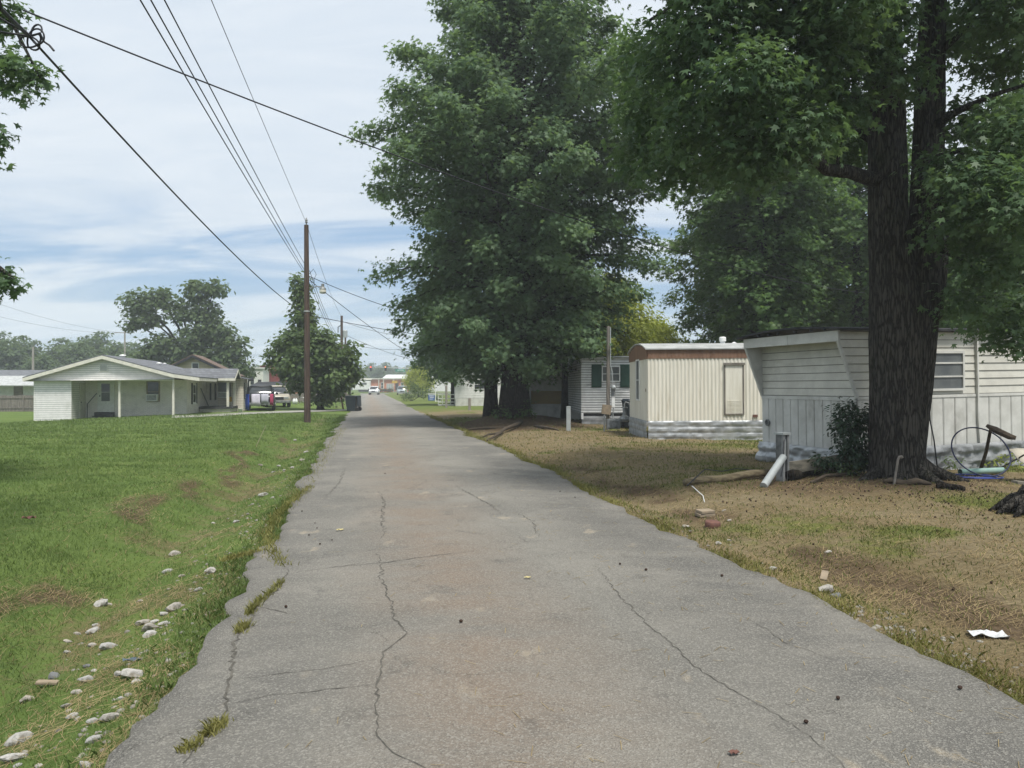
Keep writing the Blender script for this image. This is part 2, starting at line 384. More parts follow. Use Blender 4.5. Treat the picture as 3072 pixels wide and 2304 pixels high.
# ================================================================ GROUND, LANE
def axis(fine0, fine1, step, lo, hi, gr):
    a = list(np.arange(fine0, fine1, step)); s = step; x = a[-1]
    while x < hi: s *= gr; x += s; a.append(x)
    s = step; x = a[0]; b = []
    while x > lo: s *= gr; x -= s; b.append(x)
    return np.array(b[::-1]+a)
US = axis(1.0, 26.0, .16, -60, 2500, 1.09); VS = axis(-8, 10, .13, -2500, 2500, 1.10)
UU, VV = np.meshgrid(US, VS, indexing='ij'); XX, YY = xy(UU, VV); ZZ = gz(XX, YY)
nu, nv = UU.shape
co = np.stack([XX, YY, ZZ], -1).reshape(-1, 3)
ii = (np.arange(nu-1)[:, None]*nv + np.arange(nv-1)[None, :]).ravel()
idx = np.stack([ii, ii+nv, ii+nv+1, ii+1], -1).ravel()
def gmask(x, y):
    "R: how green, G: bare soil, B: pale dry grass - where each really grows"
    u, v = uv(x, y)
    n1 = vnoise(x*.9, y*.9)*.6 + vnoise(x*2.3+5, y*2.3)*.4
    n2 = vnoise(x*.35+11, y*.35)*.55 + vnoise(x*1.1, y*1.1+7)*.45
    left = v < 1.2
    bank = np.exp(-((v+3.0+.18*np.sin(u*.7)+.12*np.sin(u*2.3))/.34)**2)*(1-sstep(24, 34, u)); bn = vnoise(u*.45+3, v*2.2)*.55+vnoise(u*1.5, v*4.5)*.45
    soilL = np.clip(bank*sstep(.40, .64, bn)*1.1, 0, 1)*.74
    edge = np.exp(-((v+1.2)/.22)**2)
    soilL = np.maximum(soilL, edge*sstep(.35, .6, n1)*.55)
    ditch = sstep(-3.15, -2.8, v)*(1-sstep(-1.5, -1.2, v))*(1-sstep(26, 38, u)); soilL = np.maximum(soilL, ditch*(.14+.38*sstep(.45, .75, n1)))
    greenL = 1-.35*edge-.5*np.exp(-((v+2.2)/.65)**2)*sstep(.28, .6, n1)
    # right-hand yard
    far = sstep(44, 60, y)
    greenR = sstep(.46, .70, n2*.6+n1*.4)*.62 + .22
    near2 = np.exp(-(((x-6)/4.0)**2+((y-20.3)/1.9)**2)); greenR = np.maximum(greenR, near2*.62)
    vr = np.exp(-((v-3.9)/.28)**2)*sstep(.35, .65, n1); greenR = np.maximum(greenR, vr*.6)
    soilR = sstep(.5, .75, vnoise(x*.6+2, y*.6+4)*.6+n1*.4)*.42
    soilR = np.maximum(soilR, np.exp(-(((x-.2)/3.6)**2+((y-32)/4.6)**2))*1.2)
    soilR = np.maximum(soilR, np.exp(-(((x-5.6)/3.2)**2+((y-12.4)/1.9)**2))*.9)
    soilR = np.maximum(soilR, np.exp(-((v-4.5)/.55)**2)*(1-sstep(14, 19, u))*sstep(.35, .6, n1)*.8)
    greenR = greenR*(1-.8*np.clip(soilR, 0, 1))
    greenR = greenR*(1-far)+far*.72; soilR = np.clip(soilR, 0, 1)*(1-far)
    g = np.where(left, greenL, greenR); s = np.where(left, soilL, soilR)
    dry = np.where(left, 0.0, 1.0)*(1-far*.5)
    return np.stack([np.clip(g, 0, 1), np.clip(s, 0, 1), dry, np.ones_like(g)], -1)
m, t, b = newmat('ground_cover')
at = t.n.new('ShaderNodeAttribute'); at.attribute_name = 'cover'; sp = t.n.new('ShaderNodeSeparateColor'); t.l.new(at.outputs['Color'], sp.inputs[0])
P = t.obj()
nf = t.noise(P, 38, 5, .7); nm = t.noise(P, 7, 5, .65); nl = t.noise(P, .45, 4, .6)
gl = t.mix(t.mapr(nm, .3, .7), (.083, .13, .036), (.122, .178, .05)); gl = t.mix(t.mapr(nl, .35, .65), gl, (.132, .18, .052))
gl = t.mix(t.mapr(nf, .45, .75, 0, .6), gl, (.06, .10, .024))
gr = t.mix(t.mapr(nm, .3, .7), (.10, .125, .035), (.16, .17, .05)); gr = t.mix(t.mapr(nf, .45, .75, 0, .55), gr, (.07, .075, .025))
green = t.mix(sp.outputs[2], gl, gr)
stw = t.n.new('ShaderNodeTexNoise'); stw.inputs['Scale'].default_value = 26; stw.inputs['Detail'].default_value = 6; stw.inputs['Distortion'].default_value = 1.5; stw.inputs['Roughness'].default_value = .7
t.l.new(t.obj((.35, 1.6, 1)), stw.inputs['Vector'])
straw = t.ramp(stw.outputs['Fac'], [(.3, (.10, .08, .05)), (.5, (.205, .168, .103)), (.72, (.36, .295, .185))])
straw = t.mix(t.mapr(nl, .35, .7, 0, .6), straw, (.15, .115, .055))
soil = t.ramp(nm, [(.3, (.05, .035, .022)), (.55, (.11, .078, .05)), (.8, (.17, .125, .085))])
gk = t.math('ADD', sp.outputs[0], t.math('MULTIPLY', t.math('SUBTRACT', nm, .5), .9), True)
sk = t.math('ADD', sp.outputs[1], t.math('MULTIPLY', t.math('SUBTRACT', nm, .5), .8), True)
col = t.mix(t.mapr(gk, .3, .7), straw, green); col = t.mix(t.mapr(sk, .3, .75, 0, .9), col, soil)
t.put(b.inputs['Base Color'], col); b.inputs['Roughness'].default_value = 1; b.inputs['Specular IOR Level'].default_value = .05
t.put(b.inputs['Normal'], t.bump(t.math('ADD', nf, nm), .8, .035)); M['ground_cover'] = m
ground = npmesh('ground', co, np.full(len(ii), 4), idx, M['ground_cover'], None, True); tag(ground, kind='structure')
ca = ground.data.color_attributes.new('cover', 'FLOAT_COLOR', 'POINT'); ca.data.foreach_set('color', gmask(XX, YY).reshape(-1, 4).astype(np.float32).ravel())

# asphalt: aggregate speckle, brown centre wear, sandy drifts, dark oil/patch tone
m, t, b = newmat('asphalt'); P = t.obj()
agg = t.noise(P, 150, 3, .8); ag3 = t.noise(P, 60, 4, .75); ag2 = t.n.new('ShaderNodeTexVoronoi'); ag2.inputs['Scale'].default_value = 115; t.l.new(P, ag2.inputs['Vector'])
nl = t.noise(P, .42, 6, .62); nm = t.noise(P, 2.2, 6, .7, .6); nx = t.noise(t.obj((.5, 1.5, 1)), 1.1, 6, .68)
col = t.mix(t.mapr(nl, .36, .62), (.19, .182, .162), (.262, .248, .217))
tc = t.n.new('ShaderNodeTexCoord'); s3 = t.n.new('ShaderNodeSeparateXYZ'); t.l.new(tc.outputs['Object'], s3.inputs[0])
vv = t.math('ADD', t.math('ADD', t.math('MULTIPLY', s3.outputs[0], .981), t.math('MULTIPLY', s3.outputs[1], .193)), t.math('MULTIPLY', t.math('SUBTRACT', nl, .5), 1.2))
def lane_band(c, w, k): return t.math('MULTIPLY', t.math('SUBTRACT', 1.0, t.math('ABSOLUTE', t.math('MULTIPLY', t.math('SUBTRACT', vv, c), 1/w)), True), k)
col = t.mix(t.math('MULTIPLY', lane_band(.7, 1.0, 1.0), t.mapr(nx, .28, .58, .15, 1.0)), col, (.245, .198, .155))      # earth tracked down the middle
col = t.mix(t.math('MULTIPLY', lane_band(2.9, .9, 1.0), t.mapr(nx, .35, .6, 0, .6)), col, (.105, .103, .098))      # darker strip by the right edge
col = t.mix(t.math('MULTIPLY', lane_band(-.75, .6, 1.0), t.mapr(nx, .4, .6, .1, .55)), col, (.125, .123, .115))
col = t.mix(t.mapr(nm, .55, .7, 0, .5), col, (.10, .097, .09)); col = t.mix(t.mapr(nm, .28, .42, .45, 0), col, (.29, .277, .24))
sand = t.math('MULTIPLY', t.mapr(t.noise(t.obj((1.3, .8, 1)), 2.1, 4, .55), .62, .72), t.mapr(t.noise(P, .33, 3, .5), .42, .56))
col = t.mix(t.math('MULTIPLY', sand, .7), col, (.42, .36, .27))
col = t.mix(t.mapr(ag3, .5, .68, 0, .5), col, (.085, .08, .073))
col = t.mix(t.mapr(agg, .54, .68, 0, .8), col, (.08, .075, .067))
cw = t.n.new('ShaderNodeTexNoise'); cw.inputs['Scale'].default_value = 1.4; cw.inputs['Detail'].default_value = 7; cw.inputs['Roughness'].default_value = .7; t.l.new(P, cw.inputs['Vector'])
ca_ = t.n.new('ShaderNodeVectorMath'); ca_.operation = 'ADD'; t.l.new(P, ca_.inputs[0]); t.l.new(cw.outputs['Color'], ca_.inputs[1])
ck = t.n.new('ShaderNodeTexVoronoi'); ck.feature = 'DISTANCE_TO_EDGE'; ck.inputs['Scale'].default_value = .62; t.l.new(ca_.outputs[0], ck.inputs['Vector'])
hair = t.math('MULTIPLY', t.mapr(ck.outputs['Distance'], .0, .009, .55, 0), t.mapr(t.noise(P, .8, 3, .5), .42, .6))
col = t.mix(hair, col, (.06, .057, .05))
vr = t.n.new('ShaderNodeSeparateColor'); t.l.new(ag2.outputs['Color'], vr.inputs[0])
col = t.mix(t.math('MULTIPLY', t.mapr(vr.outputs[0], .66, .9), .5), col, (.37, .355, .315))
t.put(b.inputs['Base Color'], col); b.inputs['Roughness'].default_value = .92; b.inputs['Specular IOR Level'].default_value = .18
t.put(b.inputs['Normal'], t.bump(t.math('ADD', t.math('ADD', agg, ag3), ag2.outputs['Distance']), .7, .014)); M['asphalt'] = m

def eL(u): return LANE_L + .09*(1-sstep(5, 9, u)) + (vnoise(u*.8, 3.3)-.5)*(.14+.28*sstep(4, 9, u)) + (vnoise(u*3.1, 8.3)-.5)*.2 + (vnoise(u*9.0, 1.3)-.5)*.08
def eR(u): return LANE_R + (vnoise(u*.7, 13.3)-.5)*.34 + (vnoise(u*3.3, 18.3)-.5)*.16 + (vnoise(u*9.0, 11.3)-.5)*.08 + sstep(60, 110, u)*.6
ru = axis(1.0, 40.0, .1, -40, 166, 1.05); nc = 26
el, er = eL(ru), eR(ru); ts = np.linspace(0, 1, nc)
def road_z(u, v):
    s = (v-(LANE_L+LANE_R)/2)/2.4
    x, y = xy(u, v)
    return .03*(1-s*s) + .006 + (vnoise(u*.5, v*.6)-.5)*.03*(1-sstep(.75, 1, abs(s))) + sstep(110, 190, y)*.2
rows = []
for k in range(nc):
    v = el + (er-el)*ts[k]; x, y = xy(ru, v); rows.append(np.stack([x, y, road_z(ru, v)], -1))
sk = lambda r, off: np.stack([r[:, 0]+off*.981, r[:, 1]+off*.193, r[:, 2]-.09], -1)
rows = [sk(rows[0], -.03)] + rows + [sk(rows[-1], .03)]
co = np.stack(rows, 1).reshape(-1, 3); n2 = nc+2
ii = (np.arange(len(ru)-1)[:, None]*n2 + np.arange(n2-1)[None, :]).ravel()
idx = np.stack([ii, ii+1, ii+n2+1, ii+n2], -1).ravel()
road = npmesh('road', co, np.full(len(ii), 4), idx, M['asphalt'], None, True); tag(road, kind='structure')
def RZ(x, y):
    u, v = uv(x, y); return float(road_z(u, v))
def R_(px, py):
    "point of the lane surface at a pixel"
    Y = CZ*F/(py-HZ)
    for _ in range(8): Y = (CZ-RZ((px-512)/F*Y, Y))*F/(py-HZ)
    return V(((px-512)/F*Y, Y, RZ((px-512)/F*Y, Y)))
# cross street at the lights and its far verge
M['street'] = pm('street', (.19, .185, .175), (.16, .155, .145), 1, .95)
cs = MB(); U0, U1 = 165.5, 178
for a in np.arange(-140, 140, 10):
    p = [V((*xy(u, v), .0)) for u, v in ((U0, a), (U0, a+10), (U1, a+10), (U1, a))]
    for q in p: q.z = g1(q.x, q.y)+.035
    cs.quad(*p)
tag(cs.build('street', M['street']), kind='structure')
# driveway to the carport
dv = MB(); path = [(42.5, -9.6), (44.5, -9.0), (48.0, -7.3), (51.0, -4.5), (53.0, -1.0)]
dv = MB(); A_ = [G(px, py) for px, py in ((172, 418.4), (200, 417.3), (240, 415.2), (280, 413.2), (320, 411.8), (346, 410.9))]
B_ = [G(px, py) for px, py in ((172, 416.2), (200, 415.2), (240, 413.2), (280, 411.4), (320, 410.2), (350, 409.6))]
for i in range(len(A_)-1):
    q = [p+V((0, 0, .03)) for p in (A_[i], A_[i+1], B_[i+1], B_[i])]; dv.quad(*q)
tag(dv.build('driveway', M['concrete']), kind='structure')

# cracks in the asphalt: thin dark ribbons a hair above the surface
M['crack'] = pm('crack', (.075, .07, .06), (.125, .117, .1), 14, 1)
S22 = 1024/2212
def crack(pts, w=.016, s=S22):
    mb = MB(); P = [R_(x*s, y*s) for x, y in pts]; Q = []
    for i in range(len(P)-1):
        n = max(2, int((P[i+1]-P[i]).length/.045))
        for k in range(n):
            q = P[i].lerp(P[i+1], k/n); a = .032*min(1, (P[i+1]-P[i]).length)
            q += V((random.uniform(-a, a), random.uniform(-a, a), 0)); Q.append(q)
    Q.append(P[-1]); vs = []; n = len(Q)
    for i, q in enumerate(Q):
        d = Q[min(i+1, n-1)]-Q[max(i-1, 0)]; r = V((d.y, -d.x, 0)); r.normalize()
        ww = w*.62*(.35+.9*random.random())*min(1, .25+3*min(i, n-1-i)/n)
        for sg in (-1, 1):
            e = q+r*sg*ww*.5; vs.append((e.x, e.y, RZ(e.x, e.y)+.004))
    mb.add(vs, [(2*i, 2*i+1, 2*i+3, 2*i+2) for i in range(n-1)])
    mb.build('crack', M['crack'], road)
crack([(820, 1060), (830, 1085), (826, 1120), (832, 1150), (822, 1165)], .02)
crack([(819, 1195), (823, 1250), (845, 1300), (850, 1335), (880, 1370), (830, 1410), (818, 1460), (812, 1530), (815, 1590), (850, 1625), (915, 1659), (960, 1690)], .02)
crack([(632, 1238), (720, 1225), (830, 1216), (900, 1205), (960, 1198), (1030, 1190)], .018)
o2 = 2212/3072
crack([(701*o2, 2039*o2), (885*o2, 2016*o2), (980*o2, 2007*o2), (1132*o2, 1978*o2)], .011)
crack([(695*o2, 2111*o2), (809*o2, 2086*o2), (1011*o2, 2067*o2), (1125*o2, 2054*o2)], .012)
crack([(1285, 1215), (1320, 1265), (1350, 1300), (1400, 1350), (1450, 1390), (1500, 1440), (1600, 1500), (1680, 1545), (1760, 1600), (1840, 1670)], .014)
crack([(985, 1050), (1030, 1075), (1060, 1090), (1085, 1112)], .02)
crack([(1110, 1105), (1150, 1125), (1165, 1160)], .018)
crack([(625, 1228), (600, 1275), (560, 1300), (535, 1352), (512, 1372), (497, 1450), (490, 1535), (440, 1600), (395, 1650)], .03)
crack([(745, 1010), (735, 1040), (700, 1080)], .02); crack([(1600, 1330), (1640, 1350), (1700, 1390), (1790, 1420)], .01)
crack([(640, 1330), (560, 1310)], .012)

# ---------------------------------------------------------------- grass, straw, litter: one object each of what nobody counts
def blades(name, x, y, h, w, lean, mat, z=None, label=None):
    n = len(x); z = gz(x, y) if z is None else z
    a = rng.uniform(0, 2*np.pi, n); dx, dy = np.cos(a), np.sin(a)
    l = lean*h*rng.uniform(.3, 1.2, n); b = rng.uniform(0, 2*np.pi, n)
    v0 = np.stack([x-dx*w, y-dy*w, z-.01], -1); v1 = np.stack([x+dx*w, y+dy*w, z-.01], -1)
    mx, my = x+np.cos(b)*l*.4, y+np.sin(b)*l*.4
    v2 = np.stack([mx+dx*w*.7, my+dy*w*.7, z+h*.6], -1); v3 = np.stack([x+np.cos(b)*l, y+np.sin(b)*l, z+h], -1)
    v4 = np.stack([mx-dx*w*.7, my-dy*w*.7, z+h*.6], -1)
    co = np.stack([v0, v1, v2, v3, v4], 1).reshape(-1, 3)
    o = npmesh(name, co, np.full(n, 5), np.arange(5*n), mat)
    return tag(o, label, kind='stuff')
def tri_blades(name, x, y, h, w, lean, mat):
    n = len(x); z = gz(x, y); a = rng.uniform(0, 2*np.pi, n); dx, dy = np.cos(a)*w, np.sin(a)*w; b_ = rng.uniform(0, 2*np.pi, n); l = lean*h*rng.uniform(.2, 1.3, n)
    co = np.stack([np.stack([x-dx, y-dy, z-.008], -1), np.stack([x+dx, y+dy, z-.008], -1), np.stack([x+np.cos(b_)*l, y+np.sin(b_)*l, z+h], -1)], 1).reshape(-1, 3)
    return tag(npmesh(name, co, np.full(n, 3), np.arange(3*n), mat), kind='stuff')
def bladmat(n, a, c): M[n] = leafmat(n, a, c, .25, .6)
bladmat('blade_green', (.07, .112, .03), (.165, .232, .072)); bladmat('blade_weed', (.12, .13, .035), (.30, .28, .10)); bladmat('blade_dry', (.13, .095, .045), (.40, .31, .17)); bladmat('blade_olive', (.06, .085, .02), (.17, .19, .055))
def scatter(n, vmin, vmax, rmin, rmax, side):
    r = np.exp(rng.uniform(np.log(rmin), np.log(rmax), n)); th = rng.uniform(-1.15, 1.15, n)
    x, y = r*np.sin(th), r*np.cos(th); u, v = uv(x, y)
    k = (v > vmin) & (v < vmax); return x[k], y[k], r[k]
def keep(x, y, r, p):
    k = rng.random(len(x)) < p; return x[k], y[k], r[k]
x, y, r = scatter(2200000, -40, 1.0, 1.8, 46, 0); mk = gmask(x, y); u, v = uv(x, y)
k = v < eL(u)-.005; x, y, r, mk = x[k], y[k], r[k], mk[k]
clump = .25+.7*vnoise(x*3, y*3); rz_ = np.exp(-((uv(x, y)[1]+1.75)/.45)**2)*(r < 14); clump = clump*(1-.5*rz_)
x1, y1, r1 = keep(x, y, r, np.clip(mk[:, 0]*(1-.9*mk[:, 1])*clump, 0, 1))
tri_blades('lawn_grass', x1, y1, (.021+.0013*r1)*rng.uniform(.4, 1.5, len(x1))*(.6+.8*vnoise(x1*1.7, y1*1.7)), .0012+.00036*r1, 1.0, M['blade_green'])
x2, y2, r2 = keep(x, y, r, np.clip(mk[:, 1]*.16+.006, 0, 1))
# shaggy tufts where the mower never gets close to the asphalt
def edge_tufts(n, vf, side, umax):
    u = np.exp(rng.uniform(np.log(2.2), np.log(umax), n)); off = np.abs(rng.normal(0, .16, n)); v = vf(u)+side*(off-.03)
    x, y = xy(u, v); k = rng.random(n) < sstep(.35, .6, vnoise(u*1.7, 5+side))*.9+.1
    return x[k], y[k], u[k]
xe, ye, ue = edge_tufts(26000, eL, -1, 45)
blades('verge_grass', xe, ye, (.03+.001*ue)*rng.uniform(.4, 1.6, len(xe)), .0022+.0004*ue, 1.0, M['blade_green'], gz(xe, ye)+.0)
xf, yf, uf = edge_tufts(30000, eR, 1, 45)
k = rng.random(len(xf)) < .45
blades('verge_weeds', xf[k], yf[k], (.04+.001*uf[k])*rng.uniform(.4, 1.6, k.sum()), .0022+.0004*uf[k], 1.1, M['blade_weed'], gz(xf[k], yf[k]))
x, y, r = scatter(1000000, 3.0, 40, 2.2, 40, 1); mk = gmask(x, y); u, v = uv(x, y)
k = v > eR(u)+.01; x, y, r, mk = x[k], y[k], r[k], mk[k]
x1, y1, r1 = keep(x, y, r, np.clip(mk[:, 0]*1.0-.05, 0, 1)*(.3+.8*vnoise(x*2.5, y*2.5)))
blades('yard_grass', x1, y1, (.022+.0011*r1)*rng.uniform(.4, 1.5, len(x1)), .0014+.0004*r1, 1.1, M['blade_olive'])
x3, y3, r3 = keep(x, y, r, np.clip((1-mk[:, 0])*(1-.6*mk[:, 1])*.55*(.2+vnoise(x*2+4, y*2)), 0, 1))
xd = np.concatenate([x3, x2, xf[~(rng.random(len(xf)) < .6)]]); yd = np.concatenate([y3, y2, yf[:len(xd)-len(x3)-len(x2)]])
n0 = min(len(xd), len(yd)); xd, yd = np.concatenate([x3, x2]), np.concatenate([y3, y2]); rd = np.concatenate([r3, r2]); n = len(xd)
# mown straw: long thin stalks lying nearly flat
a = rng.uniform(0, np.pi, n); L = (.028+.0018*rd)*rng.gamma(2.2, .55, n); w = .00045+.00015*rd; z = gz(xd, yd)
dx, dy = np.cos(a)*L, np.sin(a)*L; nx, ny = -np.sin(a)*w, np.cos(a)*w; tz = rng.uniform(.0, .03, n)
co = np.stack([np.stack([xd-dx-nx, yd-dy-ny, z+.004], -1), np.stack([xd+dx-nx, yd+dy-ny, z+.006+tz], -1), np.stack([xd+dx+nx, yd+dy+ny, z+.006+tz], -1), np.stack([xd-dx+nx, yd-dy+ny, z+.005], -1)], 1).reshape(-1, 3)
tag(npmesh('straw', co, np.full(n, 4), np.arange(4*n), M['blade_dry']), kind='stuff')
# weeds rooted in the long left-hand crack
xs, ys, hs = [], [], []
def weeds(pts, n, spread, h):
    P = [R_(a*S22, c*S22) for a, c in pts]
    L = [(P[i+1]-P[i]).length for i in range(len(P)-1)]
    for _ in range(n):
        i = random.choices(range(len(L)), L)[0]; q = P[i].lerp(P[i+1], random.random())
        q += V((random.gauss(0, spread), random.gauss(0, spread), 0)); xs.append(q.x); ys.append(q.y); hs.append(h*random.uniform(.4, 1.5))
weeds([(740, 925), (712, 965), (690, 1005), (662, 1045)], 800, .10, .045)
weeds([(672, 1050), (640, 1075), (600, 1110), (578, 1150), (585, 1185), (615, 1222)], 1500, .05, .04)
weeds([(608, 1255), (592, 1275), (575, 1290)], 200, .018, .035); weeds([(572, 1292), (548, 1312), (536, 1330)], 260, .02, .04); weeds([(532, 1350), (515, 1368)], 220, .022, .04)
weeds([(480, 1560), (445, 1592)], 260, .022, .035); weeds([(425, 1605), (400, 1625)], 120, .02, .03); weeds([(480, 1210), (560, 1190)], 300, .03, .035)
xs, ys = np.array(xs), np.array(ys); zr = np.array([max(RZ(a, c), 0) for a, c in zip(xs, ys)])
blades('crack_weeds', xs, ys, np.array(hs), .0035+0*xs, 1.2, M['blade_weed'], zr)
# loose stalks blown over the lane
n = 420; u = np.exp(rng.uniform(np.log(2.3), np.log(16), n)); v = LANE_L+.3+(LANE_R-LANE_L-.4)*rng.beta(2.2, 1.0, n); x, y = xy(u, v)
z = np.array([RZ(a, c) for a, c in zip(x, y)]); a = rng.uniform(0, np.pi, n); L = rng.uniform(.008, .045, n)*(1+.05*u); w = .001+.0002*u
dx, dy, nx, ny = np.cos(a)*L, np.sin(a)*L, -np.sin(a)*w, np.cos(a)*w
co = np.stack([np.stack([x-dx-nx, y-dy-ny, z+.005], -1), np.stack([x+dx-nx, y+dy-ny, z+.007], -1), np.stack([x+dx+nx, y+dy+ny, z+.007], -1), np.stack([x-dx+nx, y-dy+ny, z+.005], -1)], 1).reshape(-1, 3)
tag(npmesh('loose_straw', co, np.full(n, 4), np.arange(4*n), M['blade_dry']), kind='stuff')
# fine gravel along both edges, and seed balls and bark crumbs under the big tree
ICO = None
def lumps(name, P, R, mat, kind='stuff', sq=.7):
    bm = bmesh.new(); bmesh.ops.create_icosphere(bm, subdivisions=1, radius=1); bv = np.array([v.co[:] for v in bm.verts]); bf = np.array([[v.index for v in f.verts] for f in bm.faces]); bm.free()
    n = len(P); k = len(bv); s = rng.uniform(.6, 1.3, (n, 1, 3)); s[:, :, 2] *= sq; jit = rng.uniform(.8, 1.15, (n, k, 1))
    th = rng.uniform(0, 6.3, n); c, sn = np.cos(th)[:, None], np.sin(th)[:, None]
    q = bv[None]*s*jit*R[:, None, None]; co = np.stack([q[..., 0]*c-q[..., 1]*sn, q[..., 0]*sn+q[..., 1]*c, q[..., 2]], -1)+P[:, None, :]
    idx = (bf[None]+np.arange(n)[:, None, None]*k).ravel()
    return tag(npmesh(name, co.reshape(-1, 3), np.full(n*len(bf), 3), idx, mat), kind=kind)
u = np.exp(rng.uniform(np.log(2.3), np.log(28), 1500)); v = eR(u)+np.abs(rng.normal(.05, .22, 1500)); x, y = xy(u, v)
k = rng.random(1500) < sstep(.4, .6, vnoise(u*.9, 2.2))+.1
P1 = np.stack([x, y, gz(x, y)], -1)[k]
u = np.exp(rng.uniform(np.log(2.3), np.log(24), 1600)); v = eL(u)-np.abs(rng.normal(.1, .45, 1600)); x, y = xy(u, v)
P2 = np.stack([x, y, gz(x, y)], -1)[rng.random(1600) < .5]
M['gravel'] = pm('gravel', (.27, .255, .22), (.18, .17, .145), 9, .95)
PP = np.concatenate([P1, P2]); lumps('gravel', PP, rng.uniform(.006, .026, len(PP)), M['gravel'])
n = 480; th = rng.uniform(0, 6.3, n); rr = rng.gamma(2.0, 1.5, n); x, y = 6.2+rr*np.cos(th)*1.0, 10.9+rr*np.sin(th)*.75; u, v = uv(x, y)
k = (v > eR(u)+.15) & (y > 5) & (y < 13.6); x, y = x[k], y[k]
lumps('seed_litter', np.stack([x, y, gz(x, y)+.012], -1), rng.uniform(.010, .017, len(x)), M['seed'], sq=.95)  # one mesh of fallen seed balls, no leaves in it
# ================================================================ MOBILE HOMES ON THE RIGHT
X_, Y_, Z_ = V((1, 0, 0)), V((0, 1, 0)), V((0, 0, 1))
def window(parent, O, A, N, w, h, fm, gm, fw=.05, proud=.035, rails=(.5,), mull=(), name='window', sill=False):
    "frame mesh standing proud of the wall with a recessed pane as its child; O is the lower corner"
    O, A, N = V(O), V(A), V(N); mb = MB()
    def slab(a0, a1, b0, b1, d0, d1):
        mb.prism([(a0, b0), (a1, b0), (a1, b1), (a0, b1)], O+N*d1, A, Z_, N, d1-d0)
    slab(0, fw, 0, h, 0, proud); slab(w-fw, w, 0, h, 0, proud); slab(fw, w-fw, h-fw, h, 0, proud); slab(fw, w-fw, 0, fw, 0, proud)
    for r in rails: slab(fw, w-fw, h*r-fw*.35, h*r+fw*.35, 0, proud*.85)
    for r in mull: slab(w*r-fw*.35, w*r+fw*.35, fw, h-fw, 0, proud*.8)
    f = mb.build(name, fm, parent)
    g = MB(); g.quad(O+A*fw+Z_*fw+N*proud*.35, O+A*(w-fw)+Z_*fw+N*proud*.35, O+A*(w-fw)+Z_*(h-fw)+N*proud*.35, O+A*fw+Z_*(h-fw)+N*proud*.35)
    g.build('pane', gm, f)
    if sill:
        s_ = MB(); s_.prism([(-.05, -.06), (w+.05, -.06), (w+.05, 0), (-.05, 0)], O+N*.07, A, Z_, N, .07); s_.build('sill', fm, f)
    return f
GROOVE = [(0, 0), (.86, 0), (.87, -.014), (.895, -.014), (.905, .004), (.945, .004), (.955, -.014), (.985, -.014), (.995, 0)]
CORR = [(k/10, .012*math.cos(2*math.pi*k/10)) for k in range(10)]
def arc(w, rise, n=10): return [(w*k/n, rise*(1-(2*k/n-1)**2)) for k in range(n+1)]

# ---- nearest: white home with the overhanging slanted end
T1 = thing('mobile_home', 'white mobile home behind the big tree trunk, slanted overhanging end and ribbed lower walls', 'mobile home', (6.5, 13.9, .06), math.atan2(.322, .947))
T1.rotation_euler = (0, -.017, math.atan2(.322, .947))
L1, D1, ov = 10.0, 2.75, .42
mb = MB(); sl = lambda z: -ov*max(0, min(1, (z-1.46)/1.05))
mb.lap((0, 0, 0), X_, -Y_, L1, 1.46, 2.68, .153, .016, xl=sl)
mb.bx(0, L1, .004, .05, .5, 2.68)
mb.prism([(-.001, 1.46), (-ov, 2.51), (-ov, 2.68), (-.001, 2.68)], (0, .004, 0), X_, Z_, -Y_, .05)
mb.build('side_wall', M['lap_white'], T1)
mb = MB(); mb.ribs((0, -.018, 0), X_, -Y_, L1, .46, 1.40, GROOVE, .305); mb.bx(-.005, L1, -.03, 0, 1.40, 1.455)
mb.build('ribbed_panel', M['stained_white'], T1)
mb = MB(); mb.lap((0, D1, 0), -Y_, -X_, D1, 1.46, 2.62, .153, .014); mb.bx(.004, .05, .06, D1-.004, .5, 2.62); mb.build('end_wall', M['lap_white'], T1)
mb = MB(); mb.ribs((-.02, D1, 0), -Y_, -X_, D1, .42, 1.38, GROOVE, .235); mb.bx(-.035, 0, 0, D1, 1.38, 1.45); mb.build('ribbed_panel', M['stained_white'], T1)
mb = MB()
mb.prism([(0, 1.46), (-ov, 2.51), (-ov, 2.68), (0, 2.68)], (0, D1+.03, 0), X_, Z_, Y_, .04)      # far wing
mb.build('side_wing', M['stained_white'], T1)
for yy in (-.028, D1-.02): MB().bar((-.01, yy+.02, 1.44), (-ov-.02, yy+.02, 2.52), .045, .06, (0, 1, 0)).build('wing_trim', M['stained_white'], T1)
mb = MB(); mb.bx(-ov-.03, -ov+.02, -.03, 1.36, 2.5, 2.70); mb.bx(-ov-.03, -ov+.02, 1.37, D1+.05, 2.5, 2.70); mb.quad((-ov, 0, 2.52), (-.0, 0, 2.56), (-.0, D1, 2.56), (-ov, D1, 2.52))
mb.build('fascia', M['stained_white'], T1)
mb = MB(); n = 8
pr = [(-.16+(D1+.32)*k/n, 2.70+.10*(1-(2*k/n-1)**2)) for k in range(n+1)]
mb.prism(pr+[(p, z+.04) for p, z in pr[::-1]], (-ov-.14, 0, 0), Y_, Z_, -X_, L1+ov+.3)
for k in range(7): mb.box((-ov-.15, .2+.4*k+random.uniform(-.1, .1), 2.735), (.05, .05, .04))
mb.build('roof', M['tar_roof'], T1)
window(T1, (1.5, -.02, 1.53), X_, -Y_, 1.14, .78, M['stained_white'], M['screen'], .045, .04, (.36, .7))
mb = MB(); mb.blocks((0, -.06, 0), X_, -Y_, 5.5, -.25, .47, .40, .2, .05, .045); mb.build('skirting', M['grey_block'], T1, True)
